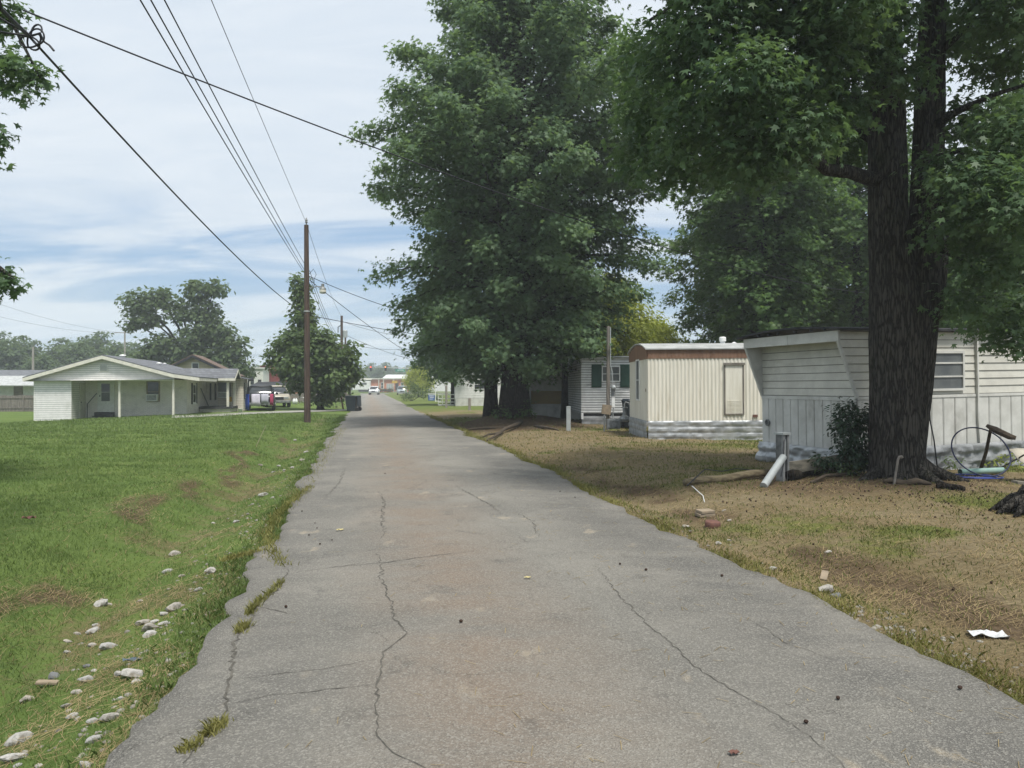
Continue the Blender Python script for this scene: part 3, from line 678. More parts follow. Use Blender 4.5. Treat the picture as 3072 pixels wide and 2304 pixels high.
mb = MB(); mb.blocks((-.12, D1, 0), -Y_, -X_, D1-.02, -.2, .44, .55, .22, .05, .05); mb.build('skirting', M['silver_block'], T1, True)
mb = MB(); mb.bar((2.98, -.045, 2.6), (2.99, -.045, 1.0), .05, .04); mb.bar((2.99, -.045, 1.0), (3.06, -.05, .1), .05, .04); mb.build('downspout', M['stained_white'], T1)
mb = MB(); mb.lathe([(.075, 0), (.075, -.03), (.055, -.03), (.05, .0)], (-.03, D1-.2, .86), 14, 'x'); mb.build('dryer_vent', M['grey_metal'], T1)

# ---- second: cream corrugated home with a brown band and bowed roof
T2 = thing('mobile_home', 'cream corrugated mobile home with brown band, bowed silver roof and silver block skirting', 'mobile home', (4.2, 22.8, .05), 0)
T2.rotation_euler = (0, -.006, 0)
L2, D2 = 10.5, 3.4
mb = MB(); mb.ribs((0, -.012, 0), X_, -Y_, L2, .6, 2.56, CORR, .117); mb.bx(0, L2, 0, .04, .6, 2.8); mb.build('side_wall', M['cream_metal'], T2)
mb = MB(); mb.bx(-.02, .0, .005, D2, .6, 2.56); mb.build('end_wall', M['cream_metal'], T2)
mb = MB(); mb.ribs((0, -.03, 0), X_, -Y_, L2, 2.52, 2.79, [(0, 0), (.9, 0), (.93, -.006), (.97, -.006)], .12)
a = arc(D2, .22); mb.prism([(0, 2.52), (D2, 2.52)]+[(p, 2.79+z) for p, z in a[::-1]], (-.045, 0, 0), Y_, Z_, -X_, .05); mb.build('brown_band', M['brown_band'], T2)
a = [(-.09+(D2+.18)*k/12, 2.80+.24*(1-(2*k/12-1)**2)) for k in range(13)]
mb = MB(); mb.prism(a+[(p, z+.035) for p, z in a[::-1]], (-.09, 0, 0), Y_, Z_, -X_, L2+.2); mb.build('roof', M['silver_roof'], T2)
f = MB()
x0, x1, z0, z1 = 2.33, 2.95, .78, 2.36
for q in ((x0, x0+.045, z0, z1), (x1-.045, x1, z0, z1), (x0+.045, x1-.045, z0, z0+.04), (x0+.045, x1-.045, z1-.04, z1)): f.bx(q[0], q[1], -.05, -.0, q[2], q[3])
f.bx(x0-.02, x1+.02, -.075, -.05, z1-.05, z1+.02)
dr = f.build('access_door', M['grey_wood'], T2)
mb = MB(); mb.bx(x0+.045, x1-.045, -.035, -.01, z0+.04, z1-.04)
for k in range(9): mb.bar((x0+.1, -.036, z0+.1+.04*k), (x1-.1, -.036, z0+.1+.04*k), .012, .018)
mb.build('door_panel', M['cream_metal'], dr)
mb = MB(); mb.bx(3.22, 3.36, -.05, 0, .7, .78); mb.build('outlet_box', M['terracotta'], T2)
window(T2, (-.02, 1.98, 1.2), -Y_, -X_, .66, 1.36, M['white_metal'], M['screen'], .05, .03, (.5,))
mb = MB(); mb.bx(-.03, -.02, .2, .3, 1.5, 1.6); mb.build('number_plate', M['sandstone'], T2)
mb = MB(); mb.blocks((0, -.03, 0), X_, -Y_, 4.6, -.12, .6, .42, .18, .022, .016); mb.blocks((-.04, D2, 0), -Y_, -X_, D2-.02, -.12, .6, .42, .18, .022, .012); mb.build('skirting', M['silver_block'], T2, True)
mb = MB(); mb.lathe([(.08, 0), (.08, .12), (.11, .13), (.11, .24), (.09, .27), (.02, .28)], (2.62, 1.1, 2.98), 14); mb.build('roof_vent', M['white_metal'], T2)
mb = MB(); mb.lathe([(.05, 0), (.05, .14), (.09, .16), (.02, .2)], (3.05, 1.3, 2.9), 10); mb.build('roof_vent', M['white_metal'], T2)

# ---- third: streaked white home end with dark green shutters
T3 = thing('mobile_home', 'streaked white mobile home end with dark green shutters on grey block skirting', 'mobile home', (2.93, 31, .05), .03)
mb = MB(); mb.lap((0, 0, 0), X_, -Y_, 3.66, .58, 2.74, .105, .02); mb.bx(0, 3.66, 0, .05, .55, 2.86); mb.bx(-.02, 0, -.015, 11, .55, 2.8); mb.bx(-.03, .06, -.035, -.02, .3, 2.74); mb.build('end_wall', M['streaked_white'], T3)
mb = MB(); a = [(-.08+3.82*k/10, 2.76+.13*(1-(2*k/10-1)**2)) for k in range(11)]
mb.prism(a+[(p, z+.06) for p, z in a[::-1]], (0, -.12, 0), X_, Z_, -Y_, 11); mb.build('roof', M['silver_roof'], T3)
for x0 in (.40, 1.6):
    s_ = MB(); s_.bx(x0, x0+.42, -.055, -.02, 1.64, 2.6)
    for a0, a1 in ((1.7, 2.08), (2.16, 2.54)): s_.bx(x0+.05, x0+.37, -.068, -.055, a0, a1)
    s_.build('shutter', M['green_shutter'], T3)
window(T3, (.83, -.02, 1.87), X_, -Y_, .77, .66, M['white_metal'], M['screen'], .04, .035, (.5,), (.5,))
mb = MB(); mb.bx(.05, 3.66, .04, .06, .3, .58); mb.build('floor_beam', M['dark_step'], T3)
mb = MB(); mb.blocks((0, .02, 0), X_, -Y_, 3.66, -.15, .42, .9, .24, .02, .012, .06); mb.build('skirting', M['grey_block'], T3, True)

# ---- fourth: shaded ribbed home with the tan strip
T4 = thing('mobile_home', 'pale ribbed mobile home shaded by the sweetgum, with a tan board across its middle', 'mobile home', (.95, 37, .1), .02)
mb = MB(); mb.ribs((0, -.01, 0), X_, -Y_, 3.6, 1.40, 2.75, [(0, 0), (.93, 0), (.95, -.012), (.98, -.012)], .3); mb.bx(0, 3.6, 0, .06, 0, 2.75); mb.bx(-.03, 0, 0, 10, 0, 2.75); mb.build('end_wall', M['stained_white'], T4)
mb = MB(); mb.bx(0, 3.6, -.05, -.012, .78, 1.38); mb.bx(0, 3.6, -.06, -.05, 1.34, 1.4); mb.bx(0, 3.6, -.06, -.05, .76, .8); mb.build('tan_board', M['tan_panel'], T4)
mb = MB(); mb.ribs((0, -.02, 0), X_, -Y_, 3.6, -.1, .76, [(0, 0), (.9, 0), (.93, -.02), (.97, -.02)], .4); mb.build('skirting', M['stained_white'], T4)
mb = MB(); mb.bx(-.15, 3.75, -.2, 10, 2.75, 2.85); mb.build('roof', M['silver_roof'], T4)
mb = MB(); mb.bx(-.16, -.04, -.2, -.08, -.1, 2.75); mb.build('corner_post', M['white_paint'], T4)

# ---- fifth: far white home seen between the trunks
T5 = thing('mobile_home', 'distant white mobile home glimpsed between the tree trunks beside the lane', 'mobile home', (-4.9, 64, .08), .1)
mb = MB(); mb.lap((0, 0, 0), X_, -Y_, 4.3, .7, 2.7, .2, .02); mb.bx(0, 4.3, 0, .05, .6, 2.7); mb.bx(-.03, 0, 0, 12, .6, 2.7); mb.build('end_wall', M['white_siding'], T5)
mb = MB(); mb.ribs((0, -.02, 0), X_, -Y_, 4.3, -.1, .66, [(0, 0), (.5, .02)], .5); mb.build('skirting', M['stained_white'], T5)
mb = MB(); mb.bx(-.2, 4.5, -.2, 12, 2.7, 2.82); mb.build('roof', M['silver_roof'], T5)
window(T5, (1.6, -.02, 1.4), X_, -Y_, 1.0, .9, M['white_metal'], M['glass'], .06, .04)
mb = MB(); mb.bx(-1.5, 0, 1.0, 1.1, 0, .1)
for k in range(5): mb.bx(-1.5+.36*k, -1.44+.36*k, 1.0, 1.06, 0, 1.0)
for z in (.3, .6, .95): mb.bar((-1.5, .99, z), (0, .99, z), .05, .08)
mb.build('porch_rail', M['white_paint'], T5)

# ================================================================ METERS, POSTS, DEBRIS
g = G(608, 430)
mp = thing('meter_pole', 'weathered wooden meter pole with electric meter in front of the green-shuttered home', 'utility pole', (g.x, g.y, g.z))
mb = MB(); mb.tube([(0, 0, -.1), (.005, 0, 1.9), (.01, 0, 3.95)], [.075, .07, .062], 12); mb.build('post', M['grey_wood'], mp)
mb = MB(); mb.bx(.11, .27, -.10, -.02, 1.28, 1.82); mb.build('meter_box', M['grey_metal'], mp)
mb = MB(); mb.lathe([(.085, 0), (.085, -.06), (.07, -.13), (.02, -.15)], (.2, -.10, 1.62), 14, 'y'); mb.build('meter_glass', M['galv'], mp)
mb = MB(); mb.bx(.13, .25, -.11, -.02, .86, 1.24); mb.build('breaker_box', M['white_metal'], mp)
mb = MB(); mb.tube([(.19, -.06, .86), (.19, -.06, .42), (-.1, -.06, .40), (-.14, -.05, .0)], .018, 8); mb.tube([(.17, -.06, 1.82), (.16, -.06, 2.2), (.09, -.06, 2.45), (.085, -.05, 3.9)], .018, 8); mb.build('conduit', M['galv'], mp)
mb = MB(); mb.box((-.08, -.16, .78), (.34, .16, .36), Matrix.Rotation(.15, 3, 'Y')); mb.build('junction_box', M['sandstone'], mp, bevel=.01)
g = G(613, 431.5)
gm_ = thing('gas_meter', 'grey gas meter with regulator and pipes at the foot of the meter pole', 'gas meter', (g.x, g.y, g.z))
mb = MB(); mb.tube([(-.32, 0, -.05), (-.32, 0, .55), (-.3, 0, .62)], .028, 8); mb.tube([(.62, 0, -.05), (.62, 0, .95), (.56, 0, 1.05), (.46, 0, 1.08), (.42, 0, 1.0), (.42, 0, .8)], .03, 8); mb.tube([(-.05, 0, .55), (.0, 0, .68), (.3, 0, .68)], .026, 8); mb.tube([(.6, 0, .62), (.75, 0, .62)], .05, 8); mb.build('pipe', M['grey_metal'], gm_)
mb = MB(); mb.box((.02, 0, .28), (.5, .3, .36)); mb.lathe([(.02, -.18), (.13, -.18), (.13, -.15)], (.02, 0, .28), 16, 'y'); mb.build('meter_body', M['grey_metal'], gm_, bevel=.05)
mb = MB(); mb.lathe([(.06, .35), (.17, .38), (.2, .46), (.17, .54), (.07, .6), (.06, .85), (.12, .86), (.12, .9)], (.42, 0, .0), 16); mb.build('regulator', M['grey_metal'], gm_)
def wheelie(name_l, loc, rotz, size=(.58, .62, 1.06), group=None, lidopen=False):
    t_ = thing('trash_cart', name_l, 'trash bin', loc, rotz, group); w, d, h = size; mb = MB()
    mb.add([(sx*w*.40, sy*d*.38, .04) for sx, sy in ((-1, -1), (1, -1), (1, 1), (-1, 1))]+[(sx*w*.5, sy*d*.5, h*.93) for sx, sy in ((-1, -1), (1, -1), (1, 1), (-1, 1))], [(3, 2, 1, 0), (4, 5, 6, 7), (0, 1, 5, 4), (1, 2, 6, 5), (2, 3, 7, 6), (3, 0, 4, 7)])
    mb.bx(-w*.54, w*.54, -d*.55, d*.52, h*.91, h*.95); mb.bx(-.03, .03, -d*.5, -d*.44, .1, h*.85)
    mb.build('body', M['bin_plastic'], t_, bevel=.03)
    if not lidopen:
        mb = MB(); mb.add([(-w*.55, -d*.56, h*.95), (w*.55, -d*.56, h*.95), (w*.55, d*.55, h*.95), (-w*.55, d*.55, h*.95), (-w*.45, -d*.45, h*1.02), (w*.45, -d*.45, h*1.02), (w*.45, d*.45, h*1.02), (-w*.45, d*.45, h*1.02)], [(0, 1, 5, 4), (1, 2, 6, 5), (2, 3, 7, 6), (3, 0, 4, 7), (4, 5, 6, 7)])
        mb.build('lid', M['bin_plastic'], t_)
    else:                                                       # lid hanging open down the back
        mb = MB(); mb.box((0, d*.72, h*.62), (w*1.05, .07, h*.66), Matrix.Rotation(.05, 3, 'X')); mb.box((0, d*.6, h*.93), (w*.9, .22, .06)); mb.build('lid', M['bin_plastic'], t_, bevel=.02)
    for sx in (-1, 1):
        mb = MB(); mb.lathe([(.03, -.05), (.13, -.05), (.15, -.03), (.15, .03), (.13, .05), (.03, .05)], (sx*w*.47, d*(.62 if lidopen else .5), .16), 16, 'x'); mb.build('wheel', M['rubber'], t_)
    mb = MB(); mb.tube([(-w*.4, d*.62, h*.9), (w*.4, d*.62, h*.9)], .022, 8); mb.build('handle', M['bin_plastic'], t_)
    return t_
g = G(352, 411.8); wheelie('navy wheeled trash cart standing at the left lane edge, lid hanging open', (g.x, g.y, g.z+.03), -1.62, (.72, .74, 1.16), None, True).rotation_euler = (0, .05, -1.66)
wheelie('dark trash cart wedged between the cream and green-shuttered mobile homes', (4.75, 29.3, .06), .3, (.6, .62, 1.15))
g = G(568.5, 431); ps = MB(); ps.box((0, 0, .4), (.16, .10, 1.0)); ps.box((0, 0, .91), (.17, .11, .04)); o = ps.build('marker_post', M['galv'], None, bevel=.008); o.location = g; tag(o, 'short square grey post in dry grass left of the meter pole', 'post')
# pedestal beside the big tree with a leaning pipe and timbers
g = G(783.5, 481)
pd = thing('power_pedestal', 'grey metal power pedestal with cap standing left of the big tree trunk', 'pedestal', (g.x, g.y, g.z), .5)
mb = MB(); mb.bx(-.075, .075, -.02, .10, .38, .80); mb.bx(-.075, -.03, -.06, .10, -.05, .80); mb.bx(.03, .075, -.06, .10, -.05, .80); mb.bx(-.03, .03, .06, .1, -.05, .4); mb.build('body', M['grey_metal'], pd)
mb = MB(); mb.bx(-.10, .10, -.08, .12, .80, .835); mb.build('cap', M['galv'], pd)
mb = MB(); mb.bx(-.05, .05, -.026, -.02, .45, .72); mb.build('door', M['galv'], pd)
mb = MB(); mb.tube([(-.05, -.06, .72), (-.12, -.1, .55), (-.1, -.1, .35), (-.2, -.12, .1)], .008, 6); mb.build('cable', M['wire'], pd)
a = G(763.6, 487.4); o = MB().tube([a+V((0, 0, .02)), V((g.x-.05, g.y-.12, g.z+.42))], .062, 16).build('leaning_pipe', M['galv']); tag(o, 'grey plastic conduit leaning against the power pedestal', 'pipe')
def jitlog(r): return lambda i, k: 1+.12*math.sin(i*1.7+k*2.1)
a, c = G(685, 486.5), G(772, 477.5); a.z += .06; c.z += .10
o = MB().tube([a.lerp(c, k/8)+V((0, 0, .012*math.sin(k*1.3))) for k in range(9)], .068, 12, jit=jitlog(1)).build('landscape_timber', M['log'], None, True); tag(o, 'long round weathered timber lying left of the power pedestal', 'log')
a, c = G(790, 481), G(845, 471); a.z += .09; c.z += .1
o = MB().tube([a.lerp(c, k/6) for k in range(7)], .10, 12, jit=jitlog(1)).build('log', M['dark_bark'], None, True); tag(o, 'dark mossy log under the plank right of the power pedestal', 'log')
a, c = W(787, 468, g.y+.0), W(842, 460, g.y+.3); o = MB().bar(a, c, .05, .2).build('plank', M['grey_plank']); tag(o, 'grey weathered plank propped on the log beside the pedestal', 'plank')
o = MB().tube([G(687, 488)+V((0, 0, .04)), G(705, 482)+V((0, 0, .22)), G(722, 478)+V((0, 0, .12)), G(735, 474)+V((0, 0, .10)), G(764, 476)+V((0, 0, .1)), V((g.x-.05, g.y, g.z+.2))], .009, 6).build('cable', M['wire']); tag(o, 'black cable trailing over the long timber to the pedestal', 'cable')
o = MB().tube([G(692, 489)+V((0, 0, .05)), G(697, 493)+V((0, 0, .04)), G(703, 497)+V((0, 0, .02)), G(704.5, 503)+V((0, 0, .015))], .007, 6).build('wire_stub', M['white_metal']); tag(o, 'short bent white cable end on the straw by the timber end', 'cable')
g0 = G(705, 516); pb = MB()
for k in range(2): pb.box((0, 0, .02+.045*k), (.23-.02*k, .15, .04), Matrix.Rotation(.1*k, 3, 'Z'))
o = pb.build('paver', M['sandstone'], None, bevel=.008); o.location = g0; o.rotation_euler = (.05, 0, .25); tag(o, 'small stack of tan pavers at the right lane edge', 'pavers')
g0 = G(712.5, 527); pb = MB().lathe([(.02, 0), (.09, 0), (.095, .015), (.095, .065), (.085, .075), (.02, .075)], (0, 0, 0), 18); o = pb.build('round_paver', M['terracotta'], None, True); o.location = g0+V((0, 0, .0)); o.rotation_euler = (.06, .04, 0); tag(o, 'round dull red paver at the right lane edge below the tan pavers', 'paver')
g0 = G(824, 578); o = MB().box((0, 0, .02), (.06, .17, .03)).build('board_scrap', M['sandstone'], None, bevel=.006); o.location = g0; o.rotation_euler = (.25, .1, -.5); tag(o, 'tan slab standing in straw above the long grey rock', 'slab')
# pipe stub by the trunk
a = G(893.5, 481); a.y = 11.75; a.z = g1(a.x, a.y); a = V(((893.5-512)/F*11.75, 11.75, a.z)); o = MB().tube([a-V((0, 0, .05)), W(898, 459.5, 11.75), W(899.3, 457, 11.75), W(901.5, 456.5, 11.75), W(902.2, 458, 11.75)], [.019, .019, .024, .024, .022], 10).build('water_pipe', M['grey_wood']); tag(o, 'thin grey standpipe in front of the big tree trunk', 'pipe')
# hose hoop on the stick, coil, PVC pipe, canvas
yb = 12.75
c = W(981, 451.5, yb); hp = [c+V((.49*math.cos(k*2*math.pi/40), .25*math.sin(k*2*math.pi/40)*.9, .40*math.sin(k*2*math.pi/40)))for k in range(41)]
o = MB().tube(hp, .012, 8, cap=False).build('hose_hoop', M['hoop_plastic'], None, True); tag(o, 'upright dark blue hose hoop leaning on a stick by the skirting', 'hose')
a, c2 = G(979, 472), W(990.5, 430, yb+.1); o = MB().tube([a-V((0, 0, .05)), a.lerp(c2, .5)+V((.03, 0, 0)), c2], [.035, .03, .026], 8).build('stake', M['twig']); tag(o, 'dark upright stick holding the hose hoop', 'stick')
o = MB().tube([W(986.5, 425.5, yb+.05), W(995, 430, yb), W(1010, 436.5, yb-.05), W(1016, 438, yb-.1)], [.03, .055, .05, .035], 8, jit=jitlog(1)).build('broken_branch', M['twig']); tag(o, 'broken branch resting across the top of the upright stick', 'branch')
a, c2 = G(960, 475), G(1003, 473.5); a.z += .055; c2.z += .06; o = MB().tube([a, c2], .055, 14, cap=False).build('drain_pipe', M['teal_plastic'], None, True); tag(o, 'teal plastic drain pipe lying under the hose hoop', 'pipe')
cb = []
for k in range(120):
    th = k*.27; p = G(972, 478.5); rr = .85+.22*math.sin(th*.37)
    cb.append(p+V((.44*rr*math.cos(th)+.05*math.sin(th*.21), .30*rr*math.sin(th), .018+.0002*k+.012*abs(math.sin(th*.5)+math.sin(th*.13)))))
o = MB().tube(cb, .011, 6).build('hose_coil', M['blue_plastic'], None, True); tag(o, 'bright blue hose coiled on the ground right of the big trunk', 'hose')
tp = MB(); nx, ny = 9, 6; vs = []
p0 = W(1001, 449, 13.0); 
for j in range(ny):
    for i in range(nx):
        s_, q = i/(nx-1), j/(ny-1)
        vs.append((p0.x+1.5*s_, p0.y-.15-.75*q, max(.1, p0.z-.35*s_*.5-.42*q+.04*math.sin(7*s_+3*q)+.03*math.sin(11*q+2*s_))))
tp.add(vs, [(j*nx+i, j*nx+i+1, (j+1)*nx+i+1, (j+1)*nx+i) for j in range(ny-1) for i in range(nx-1)]); o = tp.build('canvas_sheet', M['canvas'], None, True); sm = o.modifiers.new('thick', 'SOLIDIFY'); sm.thickness = .012; tag(o, 'dirty cream canvas sheet slumped against the skirting right of the hoop', 'tarp')
o = MB().tube([W(1024, 455, 12.2), G(1003, 472)+V((0, 0, .1)), G(985, 475)+V((0, 0, .05)), G(962, 474)+V((0, 0, .03))], .014, 6).build('cable', M['wire']); tag(o, 'black cable running from the canvas sheet along the drain pipe', 'cable')
o = MB().tube([W(926, 372, 13.7), W(929, 400, 13.7), W(930, 420, 13.7), W(934, 440, 13.65), W(937, 465, 13.6), G(941, 473)+V((0, 0, .02))], .012, 6).build('cable', M['wire']); tag(o, 'black cable hanging down the white wall just right of the big trunk', 'cable')
a, c = G(884, 483.5), G(931, 484.5); o = MB().tube([a.lerp(c, k/6)+V((0, .02*math.sin(k), .03+.02*math.sin(k*1.9))) for k in range(7)], [.03, .05, .055, .05, .055, .04, .02], 8, jit=jitlog(1)).build('surface_root', M['twig'], None, True); tag(o, 'thick surface root lying across the front of the big trunk', 'root')
a, c = G(937, 488), G(965, 491.5); o = MB().tube([a.lerp(c, k/5)+V((0, 0, .04)) for k in range(6)], [.05, .06, .055, .06, .05, .03], 8, jit=jitlog(1)).build('rotten_branch', M['dark_bark'], None, True); tag(o, 'dark rotten branch on bare soil right of the big trunk', 'branch')
a, c = G(811, 484), G(858, 474); o = MB().tube([a+V((0, 0, .03)), a.lerp(c, .3)+V((0, 0, .09)), a.lerp(c, .65)+V((.05, 0, .05)), c+V((0, 0, .14))], [.025, .03, .025, .015], 7, jit=jitlog(1)).build('fallen_branch', M['twig'], None, True); tag(o, 'fallen branch between the mossy log and the big trunk', 'branch')
# uprooted stump at the right edge
g0 = G(1022, 512); st = MB()
st.tube([g0+V((.25, 0, -.05)), g0+V((.22, 0, .2)), g0+V((.15, -.03, .34))], [.42, .3, .16], 14, jit=lambda i, k: 1+.25*math.sin(k*2.3+i))
for k in range(6):
    a = 2.3+.45*k; st.tube([g0+V((.2, 0, .22-.02*k)), g0+V((.2+.35*math.cos(a), .3*math.sin(a)-.1, .16)), g0+V((.2+.62*math.cos(a), .5*math.sin(a)-.12, .0))], [.1, .07, .02], 7)
o = st.build('tree_stump', M['bark'], None, True); tag(o, 'rotting tree stump with splayed roots at the right edge', 'stump')
o = MB().box((0, 0, 0), (.34, .10, .03)).build('wood_chunk', M['grey_plank']); o.location = g0+V((-.02, -.1, .38)); o.rotation_euler = (.1, .12, .2); tag(o, 'grey wood chunk resting on top of the stump', 'wood')
# litter
def crumple(name, g0, w, d, h, mat, lab, cat, rz=0):
    nx, ny = 9, 6; vs = []
    for j in range(ny):
        for i in range(nx):
            s_, q = i/(nx-1)-.5, j/(ny-1)-.5
            vs.append((w*s_*(1-.3*abs(q)), d*q*(.6+.6*abs(s_)), .012+h*(.5+.5*math.sin(9*s_+5*q))*random.uniform(.5, 1)))
    mb = MB().add(vs, [(j*nx+i, j*nx+i+1, (j+1)*nx+i+1, (j+1)*nx+i) for j in range(ny-1) for i in range(nx-1)])
    o = mb.build(name, mat); o.modifiers.new('t', 'SOLIDIFY').thickness = .003; o.location = g0; o.rotation_euler = (0, 0, rz); return tag(o, lab, cat)
crumple('paper_scrap', G(988, 637), .26, .15, .03, M['paper'], 'crumpled white paper on the straw at the right edge', 'paper', -.25)
crumple('plastic_scrap', G(133, 662), .13, .05, .02, M['slate_plastic'], 'thin blue-grey plastic strip among the rocks left of the lane', 'plastic', .1)
crumple('fallen_leaf', G(29, 524)+V((0, 0, .05)), .14, .11, .04, M['terracotta'], 'rust brown dead leaf on the left lawn', 'leaf', .3)
crumple('fallen_leaf', R_(340, 531), .09, .06, .015, M['leaf_yellow'], 'yellow fallen leaf lying left of the lane centre crack', 'leaf', .4)
crumple('fallen_leaf', R_(527.5, 579), .06, .04, .01, M['leaf_yellow'], 'small yellow fallen leaf in the middle of the lane', 'leaf', .1)
crumple('bark_chip', R_(734, 755), .05, .035, .012, M['terracotta'], 'reddish bark chip on the lane at the bottom edge', 'bark', .2)
for k, (a, c, l) in enumerate([(461, 623, 'dark seed ball alone in the middle of the near lane'), (646, 571, 'dark seed ball on the lane left of the right-hand crack'), (722, 577, 'dark seed ball near the right lane edge above the tan slab'), (960, 690, 'dark seed ball in grass at the right lane edge near the corner')]):
    o = MB().lathe([(.004, -.016), (.012, -.012), (.017, 0), (.012, .012), (.004, .016)], (0, 0, 0), 10).build('seed_ball', M['seed'], None, True); o.location = R_(a, c)+V((0, 0, .015)); o.scale = (.85, .75, .65); tag(o, l, 'seed ball', 'seed balls on the lane')
sb = o
for a, c in [(317, 529), (309, 536), (320, 545), (332, 541), (286, 608), (302, 512), (306, 487), (385, 474), (620, 565), (655, 491), (575, 498), (682, 470), (838, 700), (806, 724), (560, 492), (298, 488), (315, 524)]:
    o2 = sb.copy(); C.objects.link(o2); o2.location = R_(a, c)+V((0, 0, .013)); o2.rotation_euler = (0, 0, random.random()*6); s_ = random.uniform(.45, .7); o2.scale = (s_*1.2, s_, s_*.9); o2['label'] = 'one of the small dark seed balls scattered on the lane'
# reclining sticks near the left verge
o = MB().tube([G(256, 447)+V((0, 0, .02)), G(266, 435)+V((0, 0, .33))], .006, 6).build('stake', M['sandstone']); tag(o, 'thin pale stake leaning out of the left lawn', 'stake')
# ================================================================ PALE HOUSE WITH CARPORT
H1 = thing('carport_house', 'pale gabled house with an open carport, lap siding and a side porch', 'house', (-25.8, 40, -.16), ROADROT)
PK, RX, KX = (3.44, 3.56), 8.43, 7.05                                # peak, right eave, kink
def top(x): return float(np.interp(x, [-.4, 3.44, 7.05, 8.43], [2.36, 3.56, 2.56, 2.38]))
hs = lambda z: max(0, min(3.4, (z-2.44)/(3.5-2.44)*3.44)) if z > 2.44 else 0
hr = lambda z: 7.05-max(0, (z-2.52)/(3.5-2.52)*3.6) if z > 2.52 else 7.05
mb = MB(); mb.lap((0, 0, 0), X_, -Y_, 1.78, 0, 2.23, .115, .018); mb.bx(0, 1.78, .003, .05, 0, 2.23)
mb.lap((0, 0, 0), X_, -Y_, 7.05, 2.23, 3.5, .115, .018, xl=hs, xr=hr)
mb.prism([(0, 2.23), (7.05, 2.23), (7.05, 2.5), (3.44, 3.5), (0, 2.42)], (0, .003, 0), X_, Z_, -Y_, .08)
mb.bx(-.04, .04, -.03, .03, 0, 2.42); mb.bx(1.74, 1.82, -.03, .03, 0, 2.23); mb.bx(1.78, 7.05, -.035, -.005, 2.2, 2.27)
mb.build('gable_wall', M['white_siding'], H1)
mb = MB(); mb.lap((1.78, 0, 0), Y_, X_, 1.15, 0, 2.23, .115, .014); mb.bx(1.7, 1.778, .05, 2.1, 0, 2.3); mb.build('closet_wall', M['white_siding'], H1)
cd = MB().bx(1.79, 1.83, 1.2, 2.0, .02, 2.1).build('closet_door', M['cream_trim'], H1)
MB().lathe([(.01, 0), (.03, .02), (.03, .05), (.01, .06)], (1.83, 1.28, 1.0), 10, 'x').build('handle', M['black_trim'], cd)
mb = MB(); mb.bx(1.78, 7.25, 2.1, 2.2, -.1, 2.6); mb.build('carport_wall', M['white_brick'], H1)
MB().bx(7.17, 7.25, 2.2, 7.3, -.1, 2.5).build('side_wall', M['white_brick'], H1); MB().bx(0, .08, .08, 10.2, -.1, 2.5).build('side_wall', M['white_brick'], H1)
mb = MB(); mb.bx(.05, 7.2, 0, 2.1, -.1, .03); mb.build('slab', M['concrete'], H1)
mb = MB(); mb.bx(1.78, 7.1, .08, 2.1, 2.24, 2.27); mb.build('ceiling', M['cream_trim'], H1)
for x in (4.22, 7.0):
    MB().bx(x-.055, x+.055, .0, .11, 0, 2.22).build('carport_post', M['cream_trim'], H1)
d = MB(); d.bx(2.52, 3.26, 2.04, 2.1, .42, 2.2); d.bx(2.45, 2.52, 2.03, 2.1, .42, 2.24); d.bx(3.26, 3.33, 2.03, 2.1, .42, 2.24); dd = d.build('door', M['white_paint'], H1)
MB().bx(2.66, 3.1, 2.02, 2.035, 1.05, 1.55).build('door_glass', M['screen'], dd); MB().bx(2.66, 3.1, 2.02, 2.035, 1.58, 2.05).build('door_glass', M['glass'], dd)
MB().bx(2.56, 2.60, 1.99, 2.04, 1.3, 1.4).build('handle', M['black_trim'], dd)
mb = MB(); mb.bx(2.4, 3.35, 1.35, 2.05, .03, .22); mb.bx(2.4, 3.35, 1.65, 2.05, .22, .42); mb.build('steps', M['dark_step'], H1)
mb = MB(); mb.tube([(2.15, 1.3, .0), (2.15, 1.35, .9), (2.42, 2.0, 1.5)], .025, 8); mb.build('handrail', M['black_trim'], H1)
wn = window(H1, (5.05, 2.1, 1.0), X_, -Y_, .72, 1.2, M['sandstone'], M['glass'], .06, .04, (.48,))
def aircon(parent, x, y, z, w=.62, h=.4):
    a = MB(); a.bx(x, x+w, y-.28, y, z, z+h); q = a.build('air_conditioner', M['white_metal'], parent, bevel=.015)
    g = MB(); g.bx(x+.05, x+w-.05, y-.29, y-.275, z+.05, z+h-.05); g.build('grille', M['grey_metal'], q)
aircon(H1, 5.09, 2.08, 1.04)
mb = MB(); mb.bx(3.22, 3.64, -.05, -.015, 2.72, 3.08)
vt = mb.build('gable_vent', M['white_paint'], H1); mb = MB()
for k in range(7): mb.bar((3.26, -.055, 2.76+.045*k), (3.60, -.055, 2.76+.045*k), .012, .02)
mb.build('louver', M['grey_metal'], vt)
